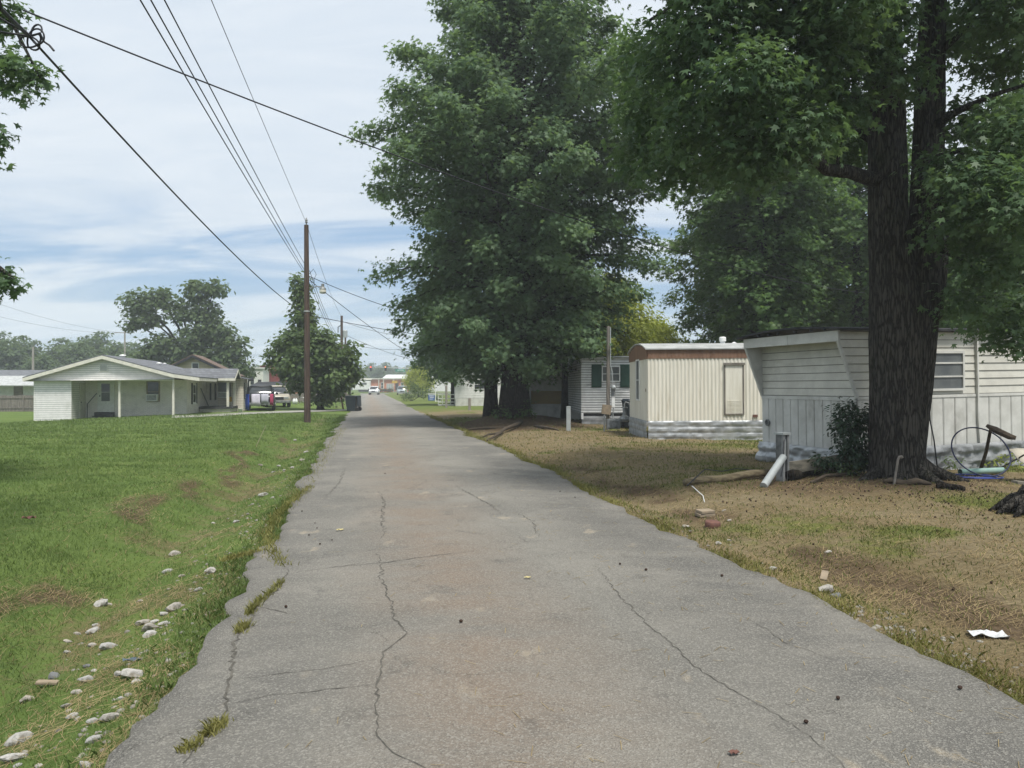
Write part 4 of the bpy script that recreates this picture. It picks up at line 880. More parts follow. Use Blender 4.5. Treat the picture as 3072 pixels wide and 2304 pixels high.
# roof: two long slopes with a kink over the carport side, white rake boards
mb = MB()
for (x0, z0), (x1, z1) in (((-.45, 2.34), (3.44, 3.58)), ((3.44, 3.58), (7.05, 2.58)), ((7.05, 2.58), (8.45, 2.38))):
    mb.add([(x0, -.36, z0), (x1, -.36, z1), (x1, 10.6, z1), (x0, 10.6, z0), (x0, -.36, z0+.05), (x1, -.36, z1+.05), (x1, 10.6, z1+.05), (x0, 10.6, z0+.05)], [(0, 1, 5, 4), (1, 2, 6, 5), (2, 3, 7, 6), (3, 0, 4, 7), (4, 5, 6, 7), (3, 2, 1, 0)])
rf = mb.build('roof', M['shingle'], H1)
for x, y, z, q in ((3.44, 3.2, 3.6, .8), (4.6, 6.5, 3.27, .7), (4.3, 9.0, 3.36, .5)): MB().lathe([(.16*q, -.05), (.16*q, .1*q), (.24*q, .13*q), (.2*q, .2*q), (.02, .24*q)], (x, y, z), 12).build('roof_vent', M['white_metal'], rf)
mb = MB()
for (x0, z0), (x1, z1) in (((-.45, 2.34), (3.44, 3.58)), ((3.44, 3.58), (7.05, 2.58)), ((7.05, 2.58), (8.45, 2.38))):
    mb.prism([(x0, z0-.19), (x1, z1-.19), (x1, z1-.005), (x0, z0-.005)], (0, -.36, 0), X_, Z_, -Y_, .03)
mb.bx(8.38, 8.44, -.34, 4.6, 2.2, 2.37); mb.bx(-.45, -.39, -.34, 10.5, 2.16, 2.33); mb.quad((7.05, -.33, 2.4), (8.4, -.33, 2.2), (8.4, 5.3, 2.2), (7.05, 5.3, 2.4)); mb.quad((-.4, -.33, 2.18), (7.0, -.33, 2.28), (7.0, 0, 2.28), (-.4, 0, 2.18))
mb.build('fascia', M['cream_trim'], H1)
wn = window(H1, (7.25, 3.5, .85), Y_, X_, .85, 1.2, M['white_paint'], M['glass'], .08, .04, (.5,), sill=True)
for y in (3.2, 4.42): MB().bx(7.25, 7.29, y, y+.26, .82, 2.1).build('shutter', M['black_trim'], H1)
# side porch
mb = MB(); mb.bx(7.26, 9.25, 5.2, 7.3, .48, .62); mb.build('porch_floor', M['dark_step'], H1)
mb = MB(); mb.bx(7.3, 9.15, 5.3, 7.3, -.3, .48); mb.build('porch_base', M['white_brick'], H1)
for x, y in ((8.97, 5.32), (9.1, 6.9)): MB().bx(x-.07, x+.07, y-.07, y+.07, .62, 2.18).build('porch_post', M['cream_trim'], H1)
mb = MB(); mb.bx(7.26, 9.15, 5.22, 5.36, 2.16, 2.40); mb.bx(9.01, 9.15, 5.36, 7.2, 2.16, 2.40); mb.build('porch_beam', M['beige_siding'], H1)
mb = MB(); pr = [(5.0, 2.40), (6.2, 3.0), (7.4, 2.40)]
for (y0, z0), (y1, z1) in zip(pr[:-1], pr[1:]): mb.add([(6.3, y0, z0), (9.45, y0, z0), (9.45, y1, z1), (5.5, y1, z1), (6.3, y0, z0+.05), (9.45, y0, z0+.05), (9.45, y1, z1+.05), (5.5, y1, z1+.05)], [(0, 1, 5, 4), (1, 2, 6, 5), (2, 3, 7, 6), (3, 0, 4, 7), (4, 5, 6, 7), (3, 2, 1, 0)])
mb.build('porch_roof', M['shingle'], H1)
mb = MB(); mb.bx(8.3, 9.44, 4.97, 5.0, 2.26, 2.41)
for (y0, z0), (y1, z1) in zip(pr[:-1], pr[1:]): mb.prism([(y0, z0-.14), (y1, z1-.14), (y1, z1), (y0, z0)], (9.47, 0, 0), Y_, Z_, X_, .03)
mb.build('porch_trim', M['cream_trim'], H1)
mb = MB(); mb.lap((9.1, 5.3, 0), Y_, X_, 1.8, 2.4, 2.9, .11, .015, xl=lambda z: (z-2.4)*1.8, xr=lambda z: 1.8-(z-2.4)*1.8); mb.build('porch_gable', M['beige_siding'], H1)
# recessed wall and beige wing
mb = MB(); mb.bx(7.25, 8.0, 7.3, 7.4, .0, 2.4); mb.build('recess_wall', M['white_brick'], H1)
for x in (7.5, 7.8): MB().bx(x, x+.1, 7.26, 7.3, 1.0, 2.1).build('shutter', M['black_trim'], H1)
mb = MB(); mb.lap((8.0, 7.3, 0), X_, -Y_, 1.6, .1, 2.4, .11, .016); mb.bx(8.0, 9.6, 7.303, 7.4, -.2, 2.4); mb.bx(9.5, 9.6, 7.4, 8.9, -.2, 2.4); mb.lap((9.6, 7.3, 0), Y_, X_, 1.6, 0, 2.4, .11, .016)
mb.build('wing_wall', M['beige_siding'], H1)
window(H1, (8.02, 7.28, 1.2), X_, -Y_, .62, .95, M['black_trim'], M['glass'], .05, .04, (.45,)); aircon(H1, 8.02, 7.25, 1.14, .58, .4)
MB().bx(8.66, 8.8, 7.25, 7.29, 1.15, 2.15).build('shutter', M['black_trim'], H1)
window(H1, (9.6, 7.85, 1.1), Y_, X_, .6, 1.05, M['white_paint'], M['glass'], .07, .04)
for y in (7.55, 8.5): MB().bx(9.6, 9.64, y, y+.25, 1.05, 2.15).build('shutter', M['black_trim'], H1)
mb = MB(); mb.add([(6.5, 7.0, 2.95), (9.95, 7.0, 2.36), (9.95, 9.1, 2.36), (6.5, 9.1, 2.95), (6.5, 7.0, 3.0), (9.95, 7.0, 2.41), (9.95, 9.1, 2.41), (6.5, 9.1, 3.0)], [(0, 1, 5, 4), (1, 2, 6, 5), (2, 3, 7, 6), (3, 0, 4, 7), (4, 5, 6, 7), (3, 2, 1, 0)]); mb.build('wing_roof', M['shingle'], H1)
mb = MB(); mb.tube([(9.7, 8.8, 2.3), (9.68, 8.8, .2)], .05, 8); mb.tube([(9.98, 7.0, 2.32), (9.98, 9.1, 2.32)], .05, 8); mb.build('downspout', M['black_trim'], H1)
hp = lambda x, y, z=0: H1.matrix_basis @ V((x, y, z))
H1.matrix_basis  # rotation set above
Rm = Matrix.Translation(H1.location) @ Matrix.Rotation(ROADROT, 4, 'Z')
hp = lambda x, y, z=0: Rm @ V((x, y, z))
o = MB().bar((0, 0, 0), (.45, .05, 1.15), .06, .05).build('leaning_board', M['dark_step']); o.location = hp(7.75, 5.6, .64); o.rotation_euler = (0, 0, ROADROT+3.14); tag(o, 'dark board leaning in the corner of the side porch', 'board')
pt = thing('porch_chair', 'small yellow chair back on the side porch', 'chair', hp(8.8, 6.9, .62), ROADROT); pt.scale = (.6, .6, .6)
mb = MB(); mb.box((0, 0, .46), (.4, .4, .04)); mb.box((0, .18, .75), (.4, .04, .5)); mb.build('seat', M['yellow'], pt, bevel=.015)
for sx in (-1, 1):
    for sy in (-1, 1): MB().tube([(sx*.17, sy*.17, 0), (sx*.17, sy*.17, .46)], .015, 6).build('leg', M['white_metal'], pt)
o = MB().lathe([(.11, 0), (.14, .26), (.15, .27), (.13, .27), (.1, .03)], (0, 0, 0), 14).build('bucket', M['white_metal'], None, True); o.location = hp(9.75, 5.1, .22); tag(o, 'white bucket on grass beside the side porch', 'bucket')

# ---- house behind with brown roof
H2 = thing('tan_house', 'tan sided house with a brown roof showing above the pale house', 'house', (-27.6, 57, .05), ROADROT)
mb = MB(); mb.lap((0, 0, 0), X_, -Y_, 6.0, 0, 4.0, .13, .018, xl=lambda z: max(0, (z-2.5)/1.55*2.9), xr=lambda z: 6.0-max(0, (z-2.5)/1.55*3.1)); mb.prism([(0, 0), (6, 0), (6, 2.5), (2.9, 4.0), (0, 2.5)], (0, .004, 0), X_, Z_, -Y_, .08); mb.bx(5.95, 6.0, .08, 3, 0, 2.5); mb.build('gable_wall', M['tan_siding'], H2)
mb = MB()
for (x0, z0), (x1, z1) in (((-.5, 2.32), (2.9, 4.12)), ((2.9, 4.12), (6.2, 2.5))):
    mb.add([(x0, -.4, z0), (x1, -.4, z1), (x1, 3.2, z1), (x0, 3.2, z0), (x0, -.4, z0+.06), (x1, -.4, z1+.06), (x1, 3.2, z1+.06), (x0, 3.2, z0+.06)], [(0, 1, 5, 4), (1, 2, 6, 5), (2, 3, 7, 6), (3, 0, 4, 7), (4, 5, 6, 7), (3, 2, 1, 0)])
mb.build('roof', M['brown_shingle'], H2)
mb = MB()
for (x0, z0), (x1, z1) in (((-.5, 2.32), (2.9, 4.12)), ((2.9, 4.12), (6.2, 2.5))): mb.prism([(x0, z0-.2), (x1, z1-.2), (x1, z1), (x0, z0)], (0, -.42, 0), X_, Z_, -Y_, .04)
mb.build('rake_board', M['black_trim'], H2)
window(H2, (2.75, -.02, 3.05), X_, -Y_, .55, .5, M['white_paint'], M['glass'], .06, .04, ())

# ---- neighbour beyond the fence, fence, bush
NB = thing('low_building', 'low building with grey and white sheet roofs beyond the wooden fence', 'building', (-58, 77, -.1), .1)
mb = MB(); mb.bx(0, 12, 0, 6, 0, 2.1); mb.build('wall', M['stained_white'], NB)
for x in (5.8, 9.0): MB().bx(x, x+.9, -.04, 0, .3, 1.9).build('door', M['log'], NB)
mb = MB(); mb.add([(-1, -1.6, 1.9), (13, -1.6, 1.9), (13, 1.5, 2.9), (-1, 1.5, 2.9), (-1, -1.6, 2.0), (13, -1.6, 2.0), (13, 1.5, 3.0), (-1, 1.5, 3.0)], [(0, 1, 5, 4), (1, 2, 6, 5), (2, 3, 7, 6), (3, 0, 4, 7), (4, 5, 6, 7), (3, 2, 1, 0)]); mb.build('porch_roof', M['silver_roof'], NB)
mb = MB(); mb.add([(-1, 1.5, 2.9), (13, 1.5, 2.9), (13, 5, 3.7), (-1, 5, 3.7)], [(0, 1, 2, 3)]); mb.add([(-1, 8, 2.9), (13, 8, 2.9), (13, 5, 3.7), (-1, 5, 3.7)], [(3, 2, 1, 0)]); mb.build('roof', M['shingle'], NB)
fa, fb = V((-41, 54, -.15)), V((-34.3, 56, -.15)); fe = thing('board_fence', 'weathered grey board fence left of the pale house', 'fence', fa, math.atan2(fb.y-fa.y, fb.x-fa.x)); L = (fb-fa).length
mb = MB(); x = 0
while x < L: mb.bx(x, x+.138, -.03, -.008, .0, 1.22+random.uniform(-.02, .02)); x += .145
mb.build('boards', M['grey_wood'], fe)
for x in (0, L*.33, L*.66, L-.05): MB().bx(x, x+.1, -.12, -.032, 0, 1.26).build('post', M['grey_wood'], fe)
for z in (.25, 1.0): MB().bx(0, L, -.07, -.033, z, z+.08).build('rail', M['grey_wood'], fe)

# ================================================================ BEYOND THE DRIVEWAY
def at(px, Y, z=None):
    x = (px-512)/F*Y; return V((x, Y, g1(x, Y) if z is None else z))
s1 = thing('white_shed', 'white shed with a pointed arch window behind the parked cars', 'shed', at(244, 88), .12)
mb = MB(); mb.bx(0, 2.2, 0, 3.5, 0, 3.9); mb.build('wall', M['white_paint'], s1)
mb = MB(); mb.bx(-.15, 2.35, -.15, 3.6, 3.9, 4.05); mb.build('roof', M['white_metal'], s1)
mb = MB(); mb.prism([(.75, 2.0), (1.15, 2.0), (1.15, 2.8), (.95, 3.4), (.75, 2.8)], (0, -.03, 0), X_, Z_, -Y_, .03); mb.build('arched_window', M['glass'], s1)
MB().bx(.5, 1.2, -.03, 0, .8, 1.6).build('window', M['screen'], s1); MB().bx(1.6, 2.0, -.03, 0, .4, 2.6).build('door', M['dark_step'], s1)
s2 = thing('red_shed', 'dull red flat topped shed behind the parked cars', 'shed', at(260, 92), .12)
mb = MB(); mb.ribs((0, -.01, 0), X_, -Y_, 2.5, 0, 4.3, [(0, 0), (.5, .02)], .3); mb.bx(0, 2.5, 0, 4, 0, 4.3); mb.build('wall', M['red_paint'], s2); MB().bx(-.1, 2.6, -.1, 4.1, 4.3, 4.36).build('roof', M['red_paint'], s2)
s2b = thing('brick_shed', 'brick outbuilding right of the red shed behind the left lane tree', 'shed', at(268.5, 95), .12)
mb = MB(); mb.bx(0, 3, 0, 4, 0, 4.0); mb.build('wall', M['brick_red'], s2b); MB().bx(.6, 1.4, -.04, 0, 1.4, 2.6).build('window', M['glass'], s2b); MB().bx(-.1, 3.1, -.1, 4.1, 4.0, 4.1).build('roof', M['tar_roof'], s2b)
cn = thing('boat_trailer', 'boat under a dark tarp with a canopy behind the parked cars', 'boat', at(270, 74), .1)
mb = MB(); mb.add([(-1.9, -.8, .7), (2.2, -.8, .9), (2.2, .8, .9), (-1.9, .8, .7), (-2.1, -1, 1.5), (2.6, -.9, 1.75), (2.6, .9, 1.75), (-2.1, 1, 1.5), (-1.2, 0, 2.1), (1.6, 0, 2.15)], [(3, 2, 1, 0), (0, 1, 5, 4), (1, 2, 6, 5), (2, 3, 7, 6), (3, 0, 4, 7), (4, 5, 9, 8), (6, 7, 8, 9), (5, 6, 9), (7, 4, 8)]); mb.build('tarp_cover', M['tar_roof'], cn, bevel=.04)
for sx in (-.5, .9):
    MB().lathe([(.05, -1.0), (.32, -1.0), (.34, -.85), (.05, -.85)], (sx, 0, .34), 16, 'y').build('wheel', M['rubber'], cn)
mb = MB(); mb.bar((-2.0, 0, .5), (3.2, 0, .5), .12, .1); mb.build('frame', M['grey_metal'], cn)
fg = thing('rail_fence', 'grey rail fence behind the left lane tree', 'fence', at(283, 72), .08)
for k in range(5): MB().bx(k*1.5, k*1.5+.12, 0, .12, 0, 1.35).build('post', M['grey_wood'], fg)
for z in (.2, .62, 1.15): MB().bx(0, 6.3, -.04, 0, z, z+(.35 if z < 1 else .12)).build('rail', M['grey_wood'], fg)

def loft(secs, n=5):
    "car shell from cross sections (y, half width low, half width high, z low, z high, round)"
    mb = MB(); R = []
    for y, w0, w1, z0, z1, r in secs:
        R.append([(-w0, y, z0), (-w0*1.01, y, z0+(z1-z0)*.35), (-w0, y, z0+(z1-z0)*.62), (-w1, y, z1-r*.4), (-w1+r, y, z1), (w1-r, y, z1), (w1, y, z1-r*.4), (w0, y, z0+(z1-z0)*.62), (w0*1.01, y, z0+(z1-z0)*.35), (w0, y, z0)])
    k = len(R[0]); mb.v = [p for r in R for p in r]
    for i in range(len(R)-1):
        for j in range(k): mb.f.append((i*k+j, i*k+(j+1) % k, (i+1)*k+(j+1) % k, (i+1)*k+j))
    mb.f += [tuple(range(k)), tuple(range((len(R)-1)*k+k-1, (len(R)-1)*k-1, -1))]; return mb
def car(lab, cat, loc, rz, paint, pickup=False, name='parked_car'):
    "nose points to -y"
    t_ = thing(name, lab, cat, loc, rz); w = .95
    loft([(-2.35, .8, .72, .45, .82, .08), (-2.2, .9, .84, .35, .98, .1), (-1.2, w, .9, .34, 1.08, .1), (-.6, w, .92, .34, 1.1, .08), (1.2, w, .92, .34, 1.1, .06), (2.2, .94, .9, .36, 1.08, .06), (2.38, .86, .84, .42, 1.0, .06)]).build('body', paint, t_, True)
    y1 = .75 if pickup else 2.2
    loft([(-1.15, .86, .78, 1.08, 1.12, .03), (-.45, .86, .66, 1.08, 1.66, .1), (y1-.5, .86, .66, 1.08, 1.70, .1), (y1, .86, .74, 1.08, 1.14, .04)]).build('cabin', M['glass'], t_, True)
    loft([(-.5, .69, .66, 1.64, 1.70, .05), (-.2, .7, .66, 1.66, 1.76, .06), (y1-.75, .7, .66, 1.66, 1.77, .06), (y1-.4, .69, .64, 1.64, 1.70, .05)]).build('roof', paint, t_, True)
    mb = MB()
    for sx in (-1, 1):
        for a, c in (((-1.12, 1.1), (-.48, 1.68)), ((.5, 1.1), (.45, 1.7)), ((y1-.02, 1.1), (y1-.48, 1.7))): mb.bar((sx*.875, a[0], a[1]), (sx*.69, c[0], c[1]), .07, .05)
    mb.build('pillar', paint, t_)
    for sx in (-1, 1):
        for yy in (-1.5, 1.4):
            wh = MB().lathe([(.2, -.11), (.34, -.11), (.37, -.06), (.37, .06), (.34, .11), (.2, .11)], (sx*.86, yy, .37), 20, 'x').build('wheel', M['rubber'], t_)
            MB().lathe([(.02, -.02), (.2, -.02), (.2, .02), (.02, .02)], (sx*.965, yy, .37), 16, 'x').build('rim', M['grey_metal'], wh)
        MB().bx(sx*.56-.17, sx*.56+.17, -2.37, -2.2, .68, .84).build('headlight', M['galv'], t_, bevel=.02)
        MB().bx(sx*.76-.09, sx*.76+.09, 2.33, 2.42, .7, 1.0).build('tail_light', M['cloth_red'], t_)
        MB().box((sx*1.06, -.85, 1.14), (.2, .1, .16)).build('mirror', M['black_trim'], t_, bevel=.02)
    MB().bx(-.36, .36, -2.39, -2.25, .62, .84).build('grille', M['black_trim'], t_); MB().bx(-.88, .88, -2.44, -2.2, .36, .56).build('bumper', M['grey_metal'], t_, bevel=.04); MB().bx(-.88, .88, 2.2, 2.46, .38, .56).build('bumper', M['grey_metal'], t_, bevel=.04)
    return t_
pk = car('dark pickup parked on grass with laundry hung over its tailgate', 'pickup truck', G(261, 409.8), .22+math.pi*0, M['paint_dark'], True, 'pickup_truck')
pk.rotation_euler = (0, 0, .30)
pm_ = Matrix.Translation(pk.location) @ Matrix.Rotation(.30+math.pi, 4, 'Z')
pk.rotation_euler = (0, 0, .30+math.pi)
def towel(name, mat, x0, x1, drop, lab, off=0):
    # folded over the tailgate edge, hanging on the outside
    P = []; n = 7
    for i in range(n):
        s_ = i/(n-1); x = x0+(x1-x0)*s_
        for yy, z in ((2.30, .9), (2.33, 1.12), (2.40, 1.14), (2.455+.02*math.sin(9*s_), 1.05), (2.50+.03*math.sin(8*s_), 1.12-drop*.6), (2.50+.03*math.sin(7*s_+1), 1.12-drop+.03*math.sin(5*s_)+off*s_)): P.append(pm_ @ V((x, yy, z)))
    mb = MB().add(P, [(i*6+j, i*6+j+1, (i+1)*6+j+1, (i+1)*6+j) for i in range(n-1) for j in range(5)])
    o = mb.build(name, mat, None, True); o.modifiers.new('t', 'SOLIDIFY').thickness = .012; return tag(o, lab, 'towel', 'laundry on the pickup tailgate')
towel('towel', M['cloth_blue'], 1.15, .68, .95, 'blue towel hanging at the left end of the pickup tailgate', -.1)
towel('towel', M['cloth_white'], .55, -.0, .80, 'white towel hanging in the middle of the pickup tailgate')
towel('towel', M['striped_cloth'], -.06, -.55, .62, 'striped cloth hanging right of the white towel on the pickup')
towel('towel', M['cloth_pink'], -.64, -.86, .75, 'pink red cloth at the right end of the pickup tailgate')
car('tan silver sport utility parked nose out beside the dark pickup', 'car', G(275.5, 406.8), .42, M['paint_tan'])
car('white vehicle coming down the far lane toward the camera', 'car', at(374.2, 152)+V((0, 0, .06)), .1, M['paint_white'], name='white_car')
car('grey blue sport utility parked on grass right of the far lane end', 'car', at(402, 146), .15, M['paint_silver'])
for a, c, l in ((294, 404.2, 'left of the two white jugs on grass by the left lane tree'), (296.2, 404, 'right of the two white jugs on grass by the left lane tree')):
    o = MB().lathe([(.02, 0), (.13, .01), (.14, .3), (.1, .42), (.04, .5), (.05, .56)], (0, 0, 0), 12).build('jug', M['white_metal'], None, True); o.location = G(a, c); tag(o, l, 'jug', 'white jugs on the grass')
gt = G(303.5, 402.8); tk = thing('propane_tank', 'small white propane tank right of the white jugs', 'tank', gt)
MB().lathe([(.03, 0), (.26, .05), (.3, .15), (.3, .6), (.22, .75), (.04, .8)], (0, 0, 0), 16).build('tank', M['white_metal'], tk, True); MB().lathe([(.17, .74), (.17, .98), (.15, .98), (.15, .76)], (0, 0, 0), 14).build('collar', M['white_metal'], tk)
gm2 = G(343.5, 409.4); mbx = thing('mailbox', 'grey mailbox on a leaning reddish post behind the trash cart', 'mailbox', gm2, ROADROT)
MB().bar((0, 0, -.1), (-.18, 0, .98), .11, .11, (0, 1, 0)).build('post', M['terracotta'], mbx)
bxm = [(-.11, 0), (.11, 0), (.11, .12)]+[(.11*math.cos(a), .12+.1*math.sin(a)) for a in np.linspace(.3, 2.84, 7)]+[(-.11, .12)]
MB().prism(bxm, (-.45, 0, .98), Y_, Z_, -X_, .52).build('box', M['galv'], mbx); MB().bx(-.3, -.28, -.13, -.11, 1.0, 1.25).build('flag', M['cloth_red'], mbx)
fl = G(336, 408.4)
for k, (dx, dy, r) in enumerate([(0, 0, .3), (.5, .2, .22), (-.45, .1, .25), (.2, -.35, .18)]): pass

# ---- lane end on the right: sign, posts, hedge, brick building
sg = thing('yard_sign', 'blue and white real estate sign on a white frame right of the far lane', 'sign', at(431.5, 82), .05)
MB().bx(-.35, .35, -.03, 0, .15, .78).build('panel', M['sign_blue'], sg)
mb = MB(); mb.bx(-.28, .28, -.034, -.031, .62, .70); mb.bx(-.2, .26, -.034, -.031, .46, .53); mb.bx(-.24, .2, -.034, -.031, .28, .34); mb.build('lettering', M['white_metal'], sg)
MB().bx(.4, .49, -.05, .04, 0, 1.55).build('post', M['white_paint'], sg); MB().bx(-.4, .4, -.03, .03, .82, .9).build('crossbar', M['white_paint'], sg); MB().bx(.49, 1.0, -.03, .03, .05, .12).build('foot', M['white_paint'], sg)
for a, c, h, r, l in ((446.3, 407.8, 1.75, .09, 'tall grey post in grass left of the thin tree trunk by the lane'), (469.5, 410.6, .85, .09, 'short grey post in grass left of the dark sweetgum trunks')):
    q = G(a, c); o = MB().tube([(0, 0, -.1), (0, 0, h-.03), (0, 0, h)], [r, r, r*.8], 10).build('fence_post', M['pale_pole']); o.location = q; tag(o, l, 'post')
BB = thing('brick_building', 'flat roofed red brick building facing the end of the lane', 'building', at(371, 205), .04); b0 = BB.location
mb = MB(); mb.bx(0, 9.9, 0, 9, 0, 3.7); mb.build('wall', M['brick_red'], BB)
mb = MB(); mb.bx(-4.6, 10.1, -.5, 9.2, 3.7, 3.95); mb.bx(-4.6, .3, -1.2, 6, 3.5, 3.7); mb.build('roof', M['cream_trim'], BB)
for x in (-.2, 2.1, 3.4, 6.2, 9.7): MB().bx(x, x+.2, -.42, -.25, 0, 3.7).build('porch_post', M['cream_trim'], BB)
for x in (2.7, 8.2): window(BB, (x, -.03, 1.1), X_, -Y_, .9, 1.7, M['white_paint'], M['glass'], .1, .05)
window(BB, (4.3, -.03, 1.0), X_, -Y_, 1.7, 1.5, M['white_paint'], M['galv'], .1, .05, (), (.33, .66)); dr = MB().bx(6.7, 7.6, -.06, 0, .6, 2.7).build('door', M['dark_step'], BB)
mb = MB(); [mb.bx(6.2+.3*k, 8.0, -2.2+.3*k, -1.9+.3*k, 0, .12*(k+1)) for k in range(4)]; mb.build('steps', M['concrete'], BB)
for x in (6.1, 8.0): MB().bar((x-.9, -2.6, .5), (x, -.3, 1.4), .08).build('handrail', M['sandstone'], BB)
MB().bx(5.9, 7.4, -1.3, -1.22, 2.6, 3.3).build('hanging_sign', M['yellow'], BB)
gr_ = thing('white_trailer', 'white boxy trailer parked under the flat roof beside the brick building', 'trailer', at(352.5, 200), .05)
MB().bx(0, 4.6, 0, 2.6, .6, 3.0).build('body', M['white_metal'], gr_, bevel=.15); MB().bx(1.6, 4.4, -.03, .5, .1, .7).build('skirt', M['dark_step'], gr_); MB().bx(2.4, 3.8, -.04, 0, 2.0, 2.6).build('window', M['screen'], gr_)
WB = thing('white_warehouse', 'long white metal warehouse behind the brick building', 'warehouse', at(384, 240), .04)
MB().bx(0, 26, 0, 20, 0, 4.4).build('wall', M['white_siding'], WB); mb = MB(); mb.add([(-.5, -.5, 4.3), (26.5, -.5, 4.3), (26.5, 10, 5.6), (-.5, 10, 5.6), (26.5, 20, 4.3), (-.5, 20, 4.3)], [(0, 1, 2, 3), (3, 2, 4, 5)]); mb.build('roof', M['white_metal'], WB); MB().bx(6, 8, 1, 3, 4.4, 5.4).build('roof_vent', M['white_metal'], WB)
MB().bx(7.5, 8.6, -.05, 0, 0, 2.4).build('door', M['white_paint'], WB)
mb = MB()
TS = thing('traffic_signal', 'green traffic signal mast arm with two red lights over the far crossing', 'traffic light', at(409.8, 172), 0)
MB().tube([(0, 0, -.2), (0, 0, 3), (0, 0, 6.0)], [.2, .17, .14], 12).build('pole', M['galv'], TS)
MB().tube([(0, 0, 5.75), (-4, 0, 5.95), (-9.4, 0, 6.1)], [.12, .1, .07], 10).build('arm', M['galv'], TS)
for x, m_ in ((-9.0, 'signal_red'), (-5.6, 'signal_amber')):
    h = MB().bx(x-.22, x+.22, -.3, .1, 5.15, 6.35).build('signal_head', M['black_trim'], TS, bevel=.03)
    MB().lathe([(.01, -.05), (.15, -.04), (.17, 0)], (x, -.31, 6.08), 14, 'y').build('lens', M[m_], h)
    mb = MB(); [mb.lathe([(.16, 0), (.17, -.2), (.18, -.2), (.19, 0)], (x, -.3, z), 12, 'y') for z in (6.08, 5.75, 5.42)]; mb.build('visor', M['black_trim'], h)
sn = MB().bx(-3.3, -1.0, -.16, -.13, 5.05, 5.6).build('street_sign', M['sign_green'], TS)
mb = MB()
for k, ww in enumerate((.22, .12, .16, .12, .18, .14)): mb.bx(-2.85+.26*k, -2.85+.26*k+ww, -.168, -.162, 5.25, 5.42)
mb.build('lettering', M['white_metal'], sn)

# ================================================================ UTILITY POLES AND LINES
def insul(mb, p, r=.05, h=.2): return mb.lathe([(r*.4, 0), (r, .03), (r*.6, h*.4), (r, h*.5), (r*.6, h*.75), (r*.3, h)], p, 10)
g = G(307.4, 422.6)
U1_ = thing('utility_pole', 'tall dark wooden utility pole on the left lawn carrying the street lamp', 'utility pole', g)
MB().tube([(0, 0, -.3), (-.02, 0, 4), (-.05, 0, 9.35-g.z)], [.155, .135, .105], 16).build('shaft', M['pole_wood'], U1_)
mb = MB(); mb.tube([(-.05, 0, 9.3), (-.05, 0, 9.5)], .03, 8); insul(mb, (-.05, 0, 9.42), .07, .26); mb.build('insulator', M['grey_metal'], U1_)
mb = MB(); mb.tube([(.08, 0, 6.35), (.45, -.05, 6.42), (.72, -.05, 6.42)], .025, 8); lp = mb.build('lamp_arm', M['grey_metal'], U1_)
mb = MB(); mb.lathe([(.04, .26), (.07, .24), (.07, .12), (.13, .06), (.15, .02), (.16, -.02)], (.74, -.05, 6.3), 16); mb.build('lamp_hood', M['grey_metal'], lp); MB().lathe([(.15, -.02), (.16, -.14), (.13, -.2), (.02, -.22)], (.74, -.05, 6.3), 16).build('lamp_lens', M['cream_trim'], lp)
mb = MB(); mb.tube([(.1, -.1, 7.0), (.3, -.05, 7.25), (.42, 0, 7.0), (.3, 0, 6.75), (.14, -.05, 6.9)], .014, 6); mb.tube([(.12, -.1, 6.6), (.34, 0, 6.75), (.3, 0, 6.45), (.12, -.1, 6.2)], .012, 6); mb.build('wire_loops', M['wire'], U1_)
mb = MB(); mb.lathe([(.14, -.03), (.15, 0), (.14, .03)], (-.03, 0, 5.25), 14); mb.build('band', M['galv'], U1_)
top1 = V((g.x-.05, g.y, 9.45))
def pole(px, Y, ztop, r, lab, mat='pole_wood', arm=0, xf=False):
    q = at(px, Y); t_ = thing('utility_pole', lab, 'utility pole', q)
    MB().tube([(0, 0, -.3), (0, 0, (ztop-q.z)*.5), (0, 0, ztop-q.z)], [r*1.15, r, r*.8], 10).build('shaft', M[mat], t_)
    if arm: MB().bar((-arm, -.12, ztop-q.z-.25), (arm, -.12, ztop-q.z-.25), .1, .12).build('crossarm', M[mat], t_)
    if xf: MB().lathe([(.05, 0), (.26, .03), (.26, .75), (.2, .82), (.05, .85)], (.38, 0, ztop-q.z-2.4), 14).build('transformer', M['galv'], t_)
    return t_, q
P2_, q2 = pole(341.7, 81, 9.5, .16, 'wooden utility pole with grey transformer behind the left lane tree', xf=True)
mb = MB(); mb.tube([(-.1, 0, 8.4), (-.4, 0, 8.2), (-.4, 0, 7.6)], .05, 8); mb.build('cutout', M['black_trim'], P2_)
P3_, q3 = pole(345.4, 104, 8.9, .15, 'wooden utility pole carrying the curved street light arm')
mb = MB(); mb.tube([(.1, 0, 6.6), (.8, 0, 7.4), (1.8, 0, 7.65), (2.3, 0, 7.65)], .05, 8); la = mb.build('lamp_arm', M['galv'], P3_); MB().box((2.6, 0, 7.66), (.9, .3, .14)).build('lamp_head', M['grey_metal'], la, bevel=.04)
P4_, q4 = pole(350, 128, 8.4, .16, 'short distant wooden pole right of the street light pole')
P5_, q5 = pole(33, 92, 6.7, .15, 'pale wooden pole rising behind the low building at far left', 'pale_pole')
P6_, q6 = pole(124.8, 118, 10.6, .14, 'pale pole with crossarm in front of the left woods', 'pale_pole', 1.6)
P0_, q0 = pole(-45, 6.6, 9.3, .15, 'wooden utility pole at the left front corner of the lawn')
def wire(name, a, c, sag, r, lab, n=24, cat='cable', grp='overhead lines'):
    a, c = V(a), V(c); pts = [a.lerp(c, k/n)-V((0, 0, 4*sag*(k/n)*(1-k/n))) for k in range(n+1)]
    o = MB().tube(pts, r, 5, cap=False).build(name, M['wire'], None, True); return tag(o, lab, cat, grp)
B0 = V((-4.65, 6.6, 0))
